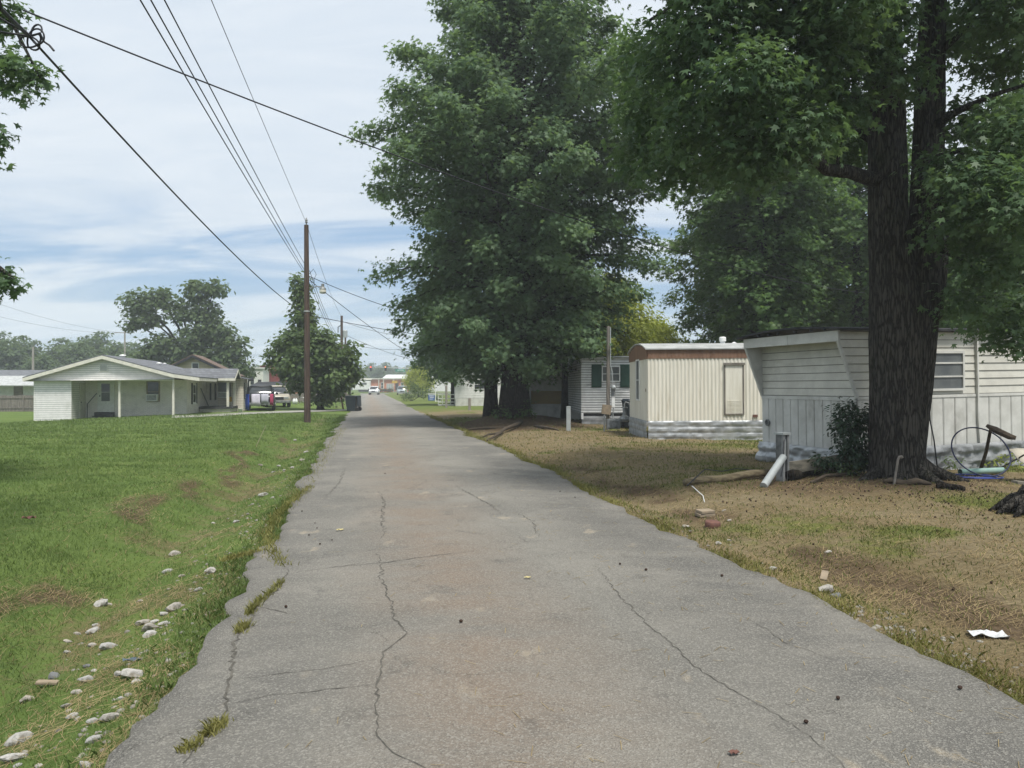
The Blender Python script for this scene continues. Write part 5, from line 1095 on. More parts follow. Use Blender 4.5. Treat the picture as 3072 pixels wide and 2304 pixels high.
back = lambda p, z, L=24: V((p.x+.197*L*1.0, p.y-L, z))
def thru(px, z, Y, P):                                            # far end on the pole, near end beyond the top of the view
    x = (px-512)/F*Y; n = V((x, Y, z)); d = (n-P); return P+d*(P.y+6)/(P.y-Y)
wire('power_line', top1, thru(214, 9.28, 14.5, top1), .12, .008, 'highest thin line running from the lawn pole top over the camera')
for px, z0, z1, l in ((147, 7.05, 7.0, 'left of the three lines running from the lawn pole over the camera'), (157, 7.2, 7.2, 'middle of the three lines running from the lawn pole over the camera'), (170, 7.5, 7.5, 'right of the three lines running from the lawn pole over the camera')):
    Pp = V((g.x-.1, g.y-.15, z0)); Yn = (z1-.2-CZ)*F/HZ; wire('power_line', Pp, thru(px, z1-.2, Yn, Pp), .16, .011, l)
# telephone bundle with the tied coil
hub = W(29, 36, 8.0); ph = V((g.x, g.y-.15, 5.1)); wire('telephone_cable', hub, ph, .32, .0145, 'thick telephone cable sagging from the upper left to the lawn pole')
o = MB().tube([hub, W(14, 22, 7.3), W(0, 8, 6.9), V((-4.6, 6.55, 5.35))], .022, 6).build('telephone_cable', M['wire']); tag(o, 'thick cable end between the coil and the pole outside the upper left', 'cable')
cp = []
for k in range(60):
    th = k*.34; cp.append(hub+V((.05+.085*math.cos(th)+.05*math.sin(th*.31), .03*math.sin(th*.7), -.02+.10*math.sin(th)*(1 if k < 30 else .7)+.06*math.cos(th*.23))))
o = MB().tube(cp, .010, 6).build('cable_coil', M['wire'], None, True); tag(o, 'tangled loops of spare cable tied on the telephone cable at upper left', 'cable coil')
o = MB().tube([hub+V((.02, 0, 0)), hub+V((.12, 0, .03)), hub+V((.16, 0, -.06)), hub+V((.22, 0, -.1)), hub+V((.27, 0, -.16))], .012, 6).build('cable_tail', M['wire']); tag(o, 'frayed cable tail sticking out of the tied coil', 'cable')
o = MB().tube([W(-10, 30, 7.9), W(8, 33, 7.9), hub], .011, 6).build('cable', M['wire']); tag(o, 'thin cable entering the coil from the left', 'cable')
o = MB().tube([W(-10, 12, 7.6), W(10, 24, 7.7), hub+V((0, .02, .02))], .011, 6).build('cable', M['wire']); tag(o, 'upper thin cable entering the coil from the left', 'cable')
wire('service_cable', V((-4.36, 6.6, 5.06)), V((10.6, 22.2, 4.52)), .42, .0085, 'single service cable crossing the whole view in front of the big sweetgum', 40)
# drops from the lawn pole to the right and on to the next poles
lp1 = V((g.x+.05, g.y, 6.95))
wire('service_cable', lp1, V((-1.0, 47, 5.4)), .5, .016, 'upper service cable from the lawn pole to the right behind the sweetgum')
wire('service_cable', lp1-V((0, 0, .15)), V((-6.0, 66, 2.9)), .35, .016, 'lower service cable from the lawn pole to the right behind the sweetgum')
wire('telephone_cable', ph+V((.1, .3, 0)), V((-3, 52, 5.0)), .15, .016, 'telephone cable from the lawn pole band to the right')
t2 = V((q2.x, q2.y, 9.4)); wire('power_line', top1, t2, .5, .010, 'top line between the lawn pole and the transformer pole')
for dz, l in ((0, 'upper'), (-.3, 'middle'), (-.6, 'lower')): wire('power_line', V((g.x+.1, g.y, 7.2+dz)), V((q2.x-.1, q2.y, 7.0+dz)), .55, .013, l+' of the three low lines between the lawn pole and the transformer pole')
wire('telephone_cable', ph+V((0, .2, -.05)), V((q2.x, q2.y, 5.6)), .4, .016, 'telephone cable between the lawn pole and the transformer pole')
for k, (z0, xe, ye, ze, l) in enumerate([(8.9, -11, 96, 8.2, 'highest'), (7.6, -9, 96, 4.4, 'steep'), (6.6, -14, 108, 7.4, 'flat')]): wire('service_cable', V((q2.x, q2.y, z0)), V((xe, ye, ze)), .5, .02, l+' cable leading right from the transformer pole')
for k, (z0, ze, sg_, l) in enumerate([(8.6, 9.4, 1.0, 'topmost'), (7.6, 8.9, 1.6, 'second'), (6.9, 8.2, 2.0, 'third'), (5.6, 6.2, .5, 'lowest')]): wire('street_line', V((q3.x, 150, z0+2.5)), V((-13, 168, ze+1.5)), sg_*.7, .025, l+' of the far lines along the cross street')
wire('street_line', V((-75, 140, 8.0)), V((q4.x, 128, 8.0)), .6, .02, 'far line left of the short distant pole', 24)
for z in (6.2, 5.6): wire('street_line', V((-90, 95, z)), V((q5.x, q5.y, z)), .3, .016, ('upper' if z > 6 else 'lower')+' line at far left reaching the pale pole'); wire('street_line', V((q5.x, q5.y, z)), V((q6.x, q6.y, z+1.2)), .5, .016, ('upper' if z > 6 else 'lower')+' line between the two pale poles')
wire('street_line', V((-62, 86, 12.2)), V((q6.x-1, q6.y, 10.4)), .6, .014, 'upper faint line descending at far left to the crossarm pole')
wire('street_line', V((-62, 86, 10.5)), V((q6.x-1.4, q6.y, 10.3)), .6, .014, 'lower faint line descending at far left to the crossarm pole')
# ================================================================ TREES
STAR = []
for k, a in enumerate((0, 29, 58, 90, 122, 180, -122, -90, -58, -29)):
    r = (.56, .2, .52, .2, .42, .24, .42, .2, .52, .2)[k]; STAR.append((r*math.sin(rad(a)), .36+r*math.cos(rad(a)), -.10 if r > .4 else .0))
OVAL = [(0, 0, 0), (.2, .3, .02), (.17, .65, 0), (0, 1, -.1), (-.17, .65, 0), (-.2, .3, .02)]
DIA = [(0, 0, 0), (.36, .5, .0), (0, 1, -.1), (-.36, .5, 0)]
def trunk_fine(mb, pts, rr, n=72, step=.07, seed=0.0):
    "a stem with furrowed bark: radius broken up by long ridges"
    P, R = [], []
    for i in range(len(pts)-1):
        k = max(1, int((pts[i+1]-pts[i]).length/step))
        for j in range(k):
            t_ = j/k; P.append(pts[i].lerp(pts[i+1], t_)); R.append(rr[i]+(rr[i+1]-rr[i])*t_)
    P.append(pts[-1]); R.append(rr[-1]); z = np.arange(len(P))*step; a = np.arange(n)*2*math.pi/n
    A, Z = np.meshgrid(a, z); q = np.abs(vnoise(np.cos(A)*5.5+seed, np.sin(A)*5.5, Z*1.3)-.5)*2; q2 = vnoise(np.cos(A)*13+seed, np.sin(A)*13, Z*4); q3 = vnoise(np.cos(A)*1.6+seed, np.sin(A)*1.6, Z*.5)
    D = 1+.085*np.minimum(q, .6)-.03+.035*(q2-.5)+.11*(q3-.5)
    mb.tube(P, R, n, jit=lambda i, k: D[i, k])
def norm(a): return a/np.maximum(np.linalg.norm(a, axis=-1, keepdims=True), 1e-6)
def leaves(name, pos, nrm, tip, size, shape, mat, parent):
    nrm = norm(nrm); tip = norm(tip-nrm*np.sum(tip*nrm, -1, keepdims=True)); sx = np.cross(nrm, tip)
    S = np.array(shape); n, k = len(pos), len(S)
    co = pos[:, None, :]+size[:, None, None]*(S[None, :, 0:1]*sx[:, None, :]+S[None, :, 1:2]*tip[:, None, :]+S[None, :, 2:3]*nrm[:, None, :])
    return npmesh(name, co.reshape(-1, 3), np.full(n, k), np.arange(n*k), mat, parent)
def spray(centers, outs, m, sig, size, up=.75, flat=.55):
    "m leaves round every centre: facing up and outwards, tips drooping"
    n = len(centers)*m; c = np.repeat(centers, m, 0); o = np.repeat(outs, m, 0)
    p = c+rng.normal(0, 1, (n, 3))*np.array([1, 1, flat])*(np.repeat(sig, m)[:, None] if np.ndim(sig) else sig)
    nr = o*.55+np.array([0, 0, up])+rng.normal(0, .42, (n, 3)); tp = o*.7+np.array([0, 0, -.55])+rng.normal(0, .55, (n, 3))
    return p, nr, tp, size*rng.uniform(.5, 1.3, n)
def trunk_mesh(mb, pts, rr, n=18, seed=0):
    mb.tube(pts, rr, n, jit=lambda i, k: 1+.10*math.sin(k*2*math.pi/n*5+seed+i*.35)+.06*math.sin(k*2*math.pi/n*9+i*.8))
def plume_tree(name, lab, base, H, h0, prof, tr, nl, per, lsize, lmat, bmat, shape=STAR, rise=.55, azs=None, wid=.95, group=None, lean=(0, 0), cat='tree', sig=.17, low=None, m=11, fullness=.3, core=1.0, cut=None):
    "limbs spiral up the stem, each one carrying a plume of leaf sprays"
    b = V(base); root = thing(name, lab, cat, b, 0, group); mb = MB()
    st = [(lean[0]*t_, lean[1]*t_, H*t_-.25*(t_ == 0)) for t_ in np.linspace(0, 1, 14)]
    rr = [tr*((1-t_)**.75*.96+.04)*(1+.4*math.exp(-t_*H/.3)) for t_ in np.linspace(0, 1, 14)]
    trunk_mesh(mb, st, rr); cen, out, sg = [], [], []
    for i in range(nl):
        fr = (i+.5)/nl; h = h0+(H*.985-h0)*fr**.92; az = i*2.39996+random.uniform(-.3, .3)
        R = float(np.interp(h, [p[0] for p in prof], [p[1] for p in prof]))*random.uniform(.68, 1.10)
        if azs: R *= azs(az, h)
        dh = np.array([math.cos(az), math.sin(az), 0]); rs = rise*random.uniform(.6, 1.3); dr = .35+.35*(1-fr)
        hs = max(h-R*(rs-dr)*.9, .6 if not low else low); s0 = np.array([lean[0]*hs/H, lean[1]*hs/H, hs])
        P = lambda t_: s0+dh*R*t_+np.array([0, 0, R*(rs*t_-dr*t_*t_)])
        rb = tr*.18*(1-fr*.7)+.012
        mb.tube([P(t_) for t_ in (0, .25, .5, .75, .95)], [rb, rb*.8, rb*.55, rb*.35, rb*.12], 5, cap=False)
        ns = max(3, int(per*(R/5.0)**1.3)+2)
        for q in range(ns):
            t_ = fullness+(1.03-fullness)*random.random()**.75; w = wid*(1.1-t_)**.85*(.45+R*.13)
            off = rng.normal(0, 1, 3)*np.array([w*.6, w*.6, w*.5]); c = P(t_)+off
            cen.append(c); o = dh*.8+off/max(np.linalg.norm(off), .01)*.6; out.append(o); sg.append(sig*random.uniform(.8, 1.5))
    mb.build('trunk', bmat, root, True)
    cen, out = np.array(cen), norm(np.array(out))
    nco = int(core*nl*per*.28)
    if nco:                                                         # inner leaves close to the stem
        hh = rng.uniform(h0, H*.93, nco); Rr = np.interp(hh, [q[0] for q in prof], [q[1] for q in prof])*.7*np.sqrt(rng.random(nco)); aa = rng.uniform(0, 6.3, nco)
        dd = np.stack([np.cos(aa), np.sin(aa), 0*aa], -1); cen = np.concatenate([cen, dd*Rr[:, None]+np.stack([lean[0]*hh/H, lean[1]*hh/H, hh], -1)]); out = np.concatenate([out, dd]); sg = np.concatenate([sg, np.full(nco, sig*2.0)])
    k = cen[:, 2] > (.5 if low is None else low)
    if cut is not None: k &= ~cut(cen); cen, out, sg = cen[k], out[k], np.array(sg)[k]
    leaves('crown', *spray(cen, out, m, sg, lsize), shape, lmat, root); return root
def blob_sprays(blobs, dens, base, m, sig, lsize, shell=.45):
    cen, out = [], []
    for c, r in blobs:
        c = np.array(c)-np.array(base); r = np.array(r, float); vol = r.prod()**(1/3)
        n = int(dens*vol**2.3)+3
        d = norm(rng.normal(0, 1, (n, 3))); q = (shell+(1-shell)*rng.random((n, 1))**.7)*rng.uniform(.85, 1.12, (n, 1))
        cen.append(c+d*q*r); out.append(d)
    return spray(np.concatenate(cen), np.concatenate(out), m, sig, lsize)
LM = {}
LM['gum'] = leafmat('leaf_gum', (.062, .116, .064), (.168, .25, .132), .45, .5)
LM['gum_near'] = leafmat('leaf_gum_near', (.046, .092, .048), (.122, .195, .096), .42, .45, (.16, .22, .10))
LM['dark'] = leafmat('leaf_dark', (.048, .10, .04), (.13, .215, .078), .45, .5)
LM['yellowgreen'] = leafmat('leaf_yellowgreen', (.17, .22, .035), (.37, .41, .10), .45, .5)
LM['pale'] = leafmat('leaf_pale', (.06, .10, .04), (.13, .18, .075), .3, .45)
LM['far'] = leafmat('leaf_far', (.055, .092, .045), (.13, .18, .08), .4, .6)
LM['bush'] = leafmat('leaf_bush', (.012, .03, .016), (.05, .085, .05), .2, .35)
LM['lime'] = leafmat('leaf_lime', (.22, .27, .03), (.4, .44, .08), .4, .5)
LM['mid'] = leafmat('leaf_mid', (.058, .1, .036), (.14, .20, .075), .38, .45)

# -- A: the big sweetgum beside the lane
g = V((.15, 32.4, g1(.15, 32.4)))
profA = [(.4, 1.6), (1.2, 3.4), (2.5, 4.3), (4.2, 4.9), (6.1, 5.7), (7.3, 5.0), (9.0, 5.3), (10.4, 6.6), (12.4, 6.6), (14, 5.0), (16, 4.0), (18.5, 3.7), (21, 2.8), (23.5, .6)]
def azA(az, h):                                                     # notch between the tiers on the lane side
    k = 1.0
    if math.cos(az) < -.3: k *= 1+.07*math.sin(h*1.35+.6)
    if math.cos(az) > .2: k *= 1.22
    return k
plume_tree('sweetgum_tree', 'tallest dense sweetgum beside the right lane edge, crown reaching past the picture top', g, 23.5, 1.5, profA, .56, 210, 64, .245, LM['gum'], M['dark_bark'], rise=.95, azs=azA, wid=1.0, sig=.22, low=.75, core=.55, cut=lambda c: (c[:, 0] > .9) & (c[:, 2] < 1.5+.42*np.minimum(c[:, 0]-.9, 2.3)+1.05*np.maximum(c[:, 0]-3.2, 0)+.25*np.sin(c[:, 0]*3)))
g = V((-1.05, 37.5, g1(-1.05, 37.5)))
plume_tree('sweetgum_tree', 'slimmer sweetgum with a flared trunk just behind the big sweetgum by the lane', g, 15, 2.0, [(1, 3.2), (3, 4.6), (6, 4.6), (10, 3.5), (15, .6)], .34, 80, 44, .24, LM['gum'], M['dark_bark'], rise=.6, wid=1.0, sig=.2, low=1.1, cut=lambda c: (c[:, 0] > .5) & (c[:, 2] < 3.0))
# roots and suckers on the bank below it
def root_(p0, p1, r, h, lab):
    a, c = G(*p0), G(*p1); o = MB().tube([a.lerp(c, k/6)+V((.05*math.sin(k*1.7), 0, h*(1-abs(k/3-1)*.9)+.01)) for k in range(7)], [r*1.3, r*1.2, r, r*.9, r*.8, r*.6, r*.3], 7).build('surface_root', M['twig'], None, True); tag(o, lab, 'root')
root_((521, 424), (485, 442), .07, .05, 'pale surface root running down the bank to the lane edge')
root_((505, 428), (455, 431), .05, .04, 'surface root reaching left below the dark sweetgum trunk')
root_((535, 427), (560, 431), .06, .05, 'surface root reaching right below the dark sweetgum trunk')
root_((500, 433), (478, 438), .04, .03, 'thin surface root low on the bank near the lane')
g2 = G(565, 420); plume_tree('slim_tree', 'slim dark tree in front of the tan striped mobile home', g2, 6.5, 3.0, [(2.6, 1.0), (4, 1.8), (6.5, .3)], .17, 26, 22, .19, LM['dark'], M['dark_bark'], rise=.4, wid=.7, sig=.18, low=2.5)

# -- B: the nearest tree, twin stem, foliage hanging into the upper right
gB = V((6.67, 12.55, g1(6.67, 12.55))); TB = thing('sweetgum_tree', 'nearest sweetgum, its thick forked trunk in front of the white mobile home', 'tree', gB)
mb = MB(); Yb = 12.55; L_ = lambda px, py, Y=Yb: W(px, py, Y)-gB
nb = 26
trunk_fine(mb, [L_(897, 495), L_(897, 478), L_(896, 466), L_(895, 440), L_(895, 400), L_(896, 350), L_(895, 300), L_(892, 270), L_(889, 235), L_(888, 200), L_(887, 150), L_(886, 80), L_(884, 0), L_(884, -120), L_(880, -260)], [.62, .50, .44, .41, .405, .415, .40, .35, .325, .31, .30, .27, .25, .19, .10], 84, .07, 1.0)
trunk_fine(mb, [L_(903, 478, 12.6), L_(907, 440, 12.6), L_(911, 400, 12.6), L_(915, 350), L_(919, 300), L_(922, 270), L_(925, 230), L_(927, 180), L_(929, 130), L_(931, 60), L_(934, 0), L_(942, -120), L_(955, -240)], [.31, .29, .30, .32, .33, .30, .26, .24, .235, .22, .2, .15, .08], 72, .07, 9.0)
for k, (dx, dy) in enumerate(((.9, -.35), (-.8, -.3), (.3, -.75), (-.35, -.6), (.95, .2))): mb.tube([V((-.1+dx*.2, dy*.2, .3)), V((-.1+dx*.5, dy*.5, .10)), V((-.1+dx*.85, dy*.85, .0)), V((-.1+dx*1.1, dy*1.1, -.08))], [.16, .12, .07, .04], 8)
trunk_mesh(mb, [L_(932, 320), L_(938, 270), L_(941, 225), L_(948, 190, 12.2), L_(962, 150, 11.8)], [.14, .13, .11, .09, .04], 12, 5)
limbs = [([(884, 182, 12.55), (868, 178, 12.3), (849, 172, 12), (826, 170, 11.6), (813, 158, 11.3), (800, 148, 11), (775, 140, 10.6), (735, 135, 10.2)], .14),
         ([(826, 170, 11.6), (822, 150, 11.6), (818, 130, 11.4)], .05), ([(838, 172, 11.8), (838, 150, 11.9), (845, 135, 12)], .035),
         ([(886, 112, 12.55), (866, 104, 12.2), (842, 92, 11.6), (800, 70, 10.8), (740, 50, 10)], .09),
         ([(885, 60, 12.55), (850, 30, 12), (780, 0, 11), (700, -10, 10.5), (650, 20, 11)], .10),
         ([(930, 130, 12.55), (950, 115, 12), (990, 96, 11.5), (1040, 80, 11)], .08), ([(930, 60, 12.5), (965, 30, 12.2), (1010, -10, 12)], .08),
         ([(932, 160, 12.55), (960, 150, 11.9), (1000, 165, 11.4), (1040, 190, 11)], .06), ([(941, 250, 12.4), (965, 262, 12.2), (1000, 290, 12)], .04),
         ([(886, 150, 12.55), (840, 120, 13.5), (760, 110, 14), (690, 120, 14)], .08), ([(884, -60, 12.5), (800, -140, 10), (740, -200, 8)], .1), ([(940, -60, 12.5), (1040, -140, 10)], .1)]
for pts, r in limbs:
    n = len(pts); mb.tube([L_(*p) for p in pts], [r*(1-.8*k/(n-1)) for k in range(n)], 8, jit=lambda i, k: 1+.1*math.sin(k*2+i))
mb.build('trunk', M['bark'], TB, True)
def pb(px, py, Y, rx, ry, rz=None): s_ = Y/F; return ((px-512)*s_, Y, CZ-(py-HZ)*s_), (rx*s_, (rz or (rx+ry)/2)*s_, ry*s_)
blB = [pb(*q) for q in [(675, 55, 11.5, 42, 45), (720, 20, 10.5, 55, 45), (700, 120, 11, 45, 38), (745, 85, 10, 55, 42), (690, 165, 12, 50, 26), (745, 160, 10.5, 48, 30), (790, 130, 10.3, 48, 35), (800, 60, 10.8, 60, 45), (785, 5, 11, 60, 40), (835, 100, 11.8, 40, 38), (850, 40, 11.5, 45, 45), (650, 110, 13, 28, 40), (640, 160, 13.5, 26, 26), (835, 150, 13.5, 36, 22), (880, 20, 11.6, 35, 40), (870, 120, 14, 30, 40), (845, 0, 10, 50, 35),
     (905, 75, 11.4, 26, 24), (960, 30, 13, 40, 30), (1010, 45, 12, 40, 40), (965, 120, 12.5, 30, 26), (1010, 130, 11, 38, 30), (975, 185, 11, 42, 30), (1015, 205, 10.5, 40, 40), (960, 225, 11.4, 36, 28), (1000, 260, 11.5, 44, 32), (1020, 310, 12.2, 34, 26), (990, 325, 13, 26, 14), (945, 165, 11.6, 20, 24), (1015, 342, 12.4, 30, 14), (965, 300, 12, 26, 18), (640, 60, 13.5, 26, 36), (1010, 0, 11, 50, 40),
     (700, -70, 11, 90, 60), (850, -100, 11, 110, 70), (1000, -90, 11, 90, 60), (780, -190, 10, 130, 80), (960, -220, 11, 140, 80), (880, -330, 12, 150, 90)]]
leaves('crown', *blob_sprays(blB, 480, gB, 8, .16, .145, .3), STAR, LM['gum_near'], TB)

# -- trees behind the mobile homes
plume_tree('background_tree', 'tall dark tree directly behind the cream mobile home', V((11.5, 34, .06)), 17, 3.0, [(2.6, 2.0), (4.5, 3.6), (7, 3.6), (10, 4.4), (14, 3.4), (17, .5)], .34, 120, 34, .26, LM['dark'], M['dark_bark'], rise=.45, wid=.9, sig=.2, low=2.9)
plume_tree('background_tree', 'dark tree behind the big forked trunk and the white mobile home', V((16.8, 36, .06)), 16, 3.0, [(2.6, 3.0), (5, 4.6), (8, 5.0), (12, 3.8), (16, .5)], .3, 110, 32, .26, LM['dark'], M['dark_bark'], rise=.45, wid=.9, sig=.2, low=2.9)
plume_tree('background_tree', 'dark low-branched tree beyond the white mobile home at the right edge', V((17.2, 25, .06)), 12, 2.4, [(2.2, 2.4), (4, 4.0), (7, 4.2), (12, .5)], .22, 90, 42, .22, LM['dark'], M['dark_bark'], rise=.4, wid=.85, sig=.18, low=2.4)
plume_tree('background_tree', 'brownish green tree seen under the left limb of the nearest sweetgum', V((14.5, 44, .06)), 17, 4.0, [(3, 3.0), (6, 5), (10, 5.0), (17, .5)], .28, 90, 38, .30, LM['mid'], M['dark_bark'], rise=.45, wid=1.0, sig=.24, low=3)
plume_tree('yellow_tree', 'yellow green tree above the green-shuttered mobile home', V((5.6, 43, .06)), 8.2, 1.8, [(1.5, 2.0), (3.5, 3.4), (6.2, 2.8), (8.2, .5)], .16, 70, 34, .26, LM['yellowgreen'], M['bark'], OVAL, .5, wid=.9, sig=.24, low=1.6)
plume_tree('yellow_tree', 'lighter yellow green tree between the cream and green-shuttered home roofs', V((9.6, 50, .06)), 6.2, 1.8, [(1.5, 2.0), (3.5, 3.0), (6.2, .5)], .16, 60, 30, .26, LM['lime'], M['bark'], OVAL, .5, wid=.9, sig=.24, low=1.6)
# -- lane side behind the sweetgums
plume_tree('lane_tree', 'dark tree with a straight trunk further down the right lane edge', G(453.5, 405.3), 11.5, 2.3, [(2.0, 2.6), (3.5, 3.6), (6, 3.9), (9, 2.6), (11.5, .4)], .24, 90, 40, .3, LM['dark'], M['dark_bark'], rise=.35, wid=.9, sig=.25, low=1.9)
plume_tree('crape_myrtle', 'bright yellow green shrub tree near the traffic signal pole', at(418.5, 118), 4.9, 1.0, [(.8, 1.6), (2.4, 2.5), (4.9, .4)], .1, 60, 34, .3, LM['lime'], M['twig'], OVAL, .6, wid=.9, sig=.3, low=.9)
def bush(name, lab, base, blobs, dens, m, sig, ls, shape, mat, stems=5, sh=.25, cat='bush'):
    root = thing(name, lab, cat, base); mb = MB(); H = max(c[2]+r[2]*.6 for c, r in blobs)
    for k in range(stems):
        c, r = random.choice(blobs); mb.tube([(random.uniform(-.08, .08), random.uniform(-.08, .08), -.05), (c[0]*.6, c[1]*.6, c[2]*.6), (c[0], c[1], c[2])], [.025*H/1.5, .02*H/1.5, .006], 5)
    mb.build('stem', M['twig'], root); leaves('foliage', *blob_sprays(blobs, dens, (0, 0, 0), m, sig, ls, sh), shape, mat, root); return root
bush('bush', 'loose pale flowering bush at the right side of the far lane', at(411, 88), [((0, 0, .9), (1.1, 1, .7)), ((.9, .2, 1.3), (1.0, .9, .8)), ((-.5, 0, .5), (.8, .8, .5)), ((1.8, .5, 1.0), (.9, .9, .8)), ((.3, 0, 1.9), (.7, .7, .5))], 60, 7, .2, .2, OVAL, LM['pale'])
bush('bush', 'dark leafy bush growing against the left side of the big forked trunk', V((5.92, 12.95, g1(5.92, 12.95))), [((0, 0, .72), (.27, .3, .4)), ((.1, 0, .35), (.32, .3, .33)), ((-.08, 0, 1.1), (.2, .2, .24)), ((.22, .1, .95), (.22, .25, .35)), ((-.2, -.05, .9), (.14, .15, .18)), ((-.45, -.1, .25), (.28, .15, .12))], 1500, 9, .07, .085, OVAL, LM['bush'], 7)
bush('low_weeds', 'low leafy weeds between the bush and the big forked trunk', G(853, 476), [((0, 0, .12), (.4, .25, .14)), ((.4, .1, .1), (.3, .2, .12)), ((-.4, .1, .1), (.3, .2, .1))], 330, 6, .05, .07, OVAL, LM['mid'], 3)
bush('low_weeds', 'small green weed clump at the skirting right of the big trunk', V((8.5, 14.4, .1)), [((0, 0, .15), (.35, .15, .18))], 300, 6, .05, .07, OVAL, LM['mid'], 3)
bush('low_weeds', 'yellowing weeds under the hose hoop by the canvas sheet', G(1000, 470), [((0, .2, .14), (.4, .15, .16)), ((.35, .1, .22), (.25, .12, .14))], 300, 6, .05, .08, OVAL, LM['yellowgreen'], 3)
bush('bush', 'brown and green flower bed shrub by the leaning mailbox post', G(336, 408.2), [((0, 0, .45), (.9, .6, .45)), ((-.8, .2, .35), (.7, .6, .35)), ((.6, .1, .5), (.5, .5, .4))], 60, 6, .16, .17, OVAL, LM['pale'])
bush('hedge', 'dark clipped hedge in front of the brick building', at(385, 196), [((x, 0, .65), (.6, .6, .62)) for x in np.arange(-1.8, 1.9, .4)], 90, 6, .12, .2, OVAL, LM['bush'])
bush('bush', 'round dark bush on grass beside the real estate sign', at(438.5, 86), [((0, 0, .4), (.55, .5, .45))], 200, 6, .1, .15, OVAL, LM['bush'])
bush('bush', 'green bush against the wooden fence at the left picture edge', V((-39.8, 52, -.2)), [((0, 0, 1.2), (1.1, .9, 1.1)), ((-.9, 0, .8), (.9, .8, .8)), ((.7, 0, .6), (.6, .6, .6))], 60, 7, .18, .18, OVAL, LM['mid'])
bush('bush', 'small leafy bush growing over the foot of the sweetgum on the bank', V((-.5, 31.3, g1(-.5, 31.3))), [((0, 0, .35), (.55, .4, .35)), ((.7, .1, .3), (.5, .35, .3)), ((1.2, .2, .5), (.4, .35, .45))], 130, 7, .1, .12, OVAL, LM['dark'])

# -- left side: lane tree behind the pole, big tree behind the house, woods
gF = G(320.5, 410.2)
TF = thing('lane_tree', 'bushy green tree with a tall narrow leader behind the utility pole', 'tree', gF); mb = MB()
Y = gF.y; W2 = lambda px, py, dy=0: W(px, py, Y+dy)-gF
trunk_mesh(mb, [V((0, 0, -.2)), V((0, 0, .3)), W2(320, 385), W2(316, 350), W2(308, 315), W2(302, 280)], [.34, .22, .19, .15, .1, .03], 12)
for a, c in (((318, 372), (345, 352)), ((317, 366), (288, 355)), ((315, 352), (335, 335)), ((316, 345), (295, 330))): mb.tube([W2(*a), W2((a[0]+c[0])/2, (a[1]+c[1])/2-3), W2(*c)], [.09, .06, .03], 6)
mb.build('trunk', M['dark_bark'], TF, True)
blF = [pb(q[0], q[1], Y+q[4], q[2], q[3]) for q in [(301, 285, 7, 13, 0), (303, 300, 9, 13, 0), (302, 318, 13, 14, 0), (300, 336, 18, 14, 0), (285, 345, 14, 12, 1), (318, 340, 18, 14, -1), (330, 352, 17, 14, -1), (345, 368, 15, 13, 0), (352, 378, 9, 9, 0), (310, 360, 26, 18, -1), (290, 368, 18, 14, 1), (325, 378, 24, 13, -1), (305, 384, 18, 10, 0), (335, 390, 14, 8, 0), (350, 358, 7, 7, 0), (352, 346, 4, 8, 0), (275, 358, 8, 9, 1), (321, 398, 10, 7, 0)]]
leaves('crown', *blob_sprays(blF, 75, gF, 10, .26, .34, .2), DIA, LM['mid'], TF)
def crown_tree(name, lab, base, blobs, dens, mat, ls, tr, group=None, limbs_=(), sig=.35, m=8, shell=.4, shape=DIA, bm='dark_bark'):
    root = thing(name, lab, 'tree', base, 0, group); mb = MB(); H = max(c[2]+r[2] for c, r in blobs)
    trunk_mesh(mb, [(0, 0, -.3), (0, 0, .4), (.05, 0, H*.35), (0, 0, H*.75)], [tr*1.6, tr, tr*.8, tr*.25], 10)
    for c, r in blobs: mb.tube([(0, 0, H*.28), (c[0]*.5, c[1]*.5, H*.28+(c[2]-H*.28)*.6), c], [tr*.4, tr*.28, tr*.08], 6, cap=False)
    mb.build('trunk', M[bm], root, True); leaves('crown', *blob_sprays(blobs, dens, (0, 0, 0), m, sig, ls, shell), shape, mat, root); return root
gG = at(196, 82); Yg = 82; wg = lambda px, py, rx, ry, dy=0: (tuple(W(px, py, Yg+dy)-gG), (rx*Yg/F, (rx+ry)/2*Yg/F, ry*Yg/F))
crown_tree('shade_tree', 'large spreading tree behind the pale house with open sky between its limbs', gG, [wg(*q) for q in [(140, 302, 15, 13), (160, 298, 14, 11), (133, 322, 10, 8), (150, 318, 12, 8), (180, 310, 12, 12), (198, 292, 13, 12), (214, 288, 12, 9), (205, 312, 14, 12), (218, 330, 16, 13), (200, 335, 18, 14), (232, 345, 14, 14), (222, 358, 20, 14), (190, 352, 22, 14), (160, 345, 18, 12), (150, 362, 20, 12), (240, 368, 12, 12), (180, 368, 24, 10)]], 34, LM['far'], .5, .42, sig=.4, m=9, shell=.35)
# the left woods: three kinds, copied
protos = []
for k in range(3):
    bl = [((random.uniform(-2.2, 2.2), random.uniform(-2, 2), h), (random.uniform(1.8, 2.8),)*2+(random.uniform(1.4, 2.2),)) for h in (3.0, 4.5, 5.5, 7, 8.2, 9.6) for _ in range(2)]+[((random.uniform(-.8, .8), 0, 11.2+k*.5), (1.5, 1.5, 1.3))]
    protos.append(crown_tree('woodland_tree', 'dark green tree in the belt of woods behind the pale house', (-80-k*8, 150, 0), bl, 10, LM['far'], .72, .3, 'trees of the left woods', sig=.5, m=8, shell=.4))
first = [True]*3; sides = []
def plant(x, y, s_, k, lab, grp):
    if first[k]: o = protos[k]; first[k] = False
    else: o = copy_tree(protos[k])
    o.location = (x, y, g1(x, y)-.2); o.rotation_euler = (0, 0, random.uniform(0, 6)); o.scale = (s_*random.uniform(.95, 1.15), s_, s_); o['label'] = lab; o['group'] = grp
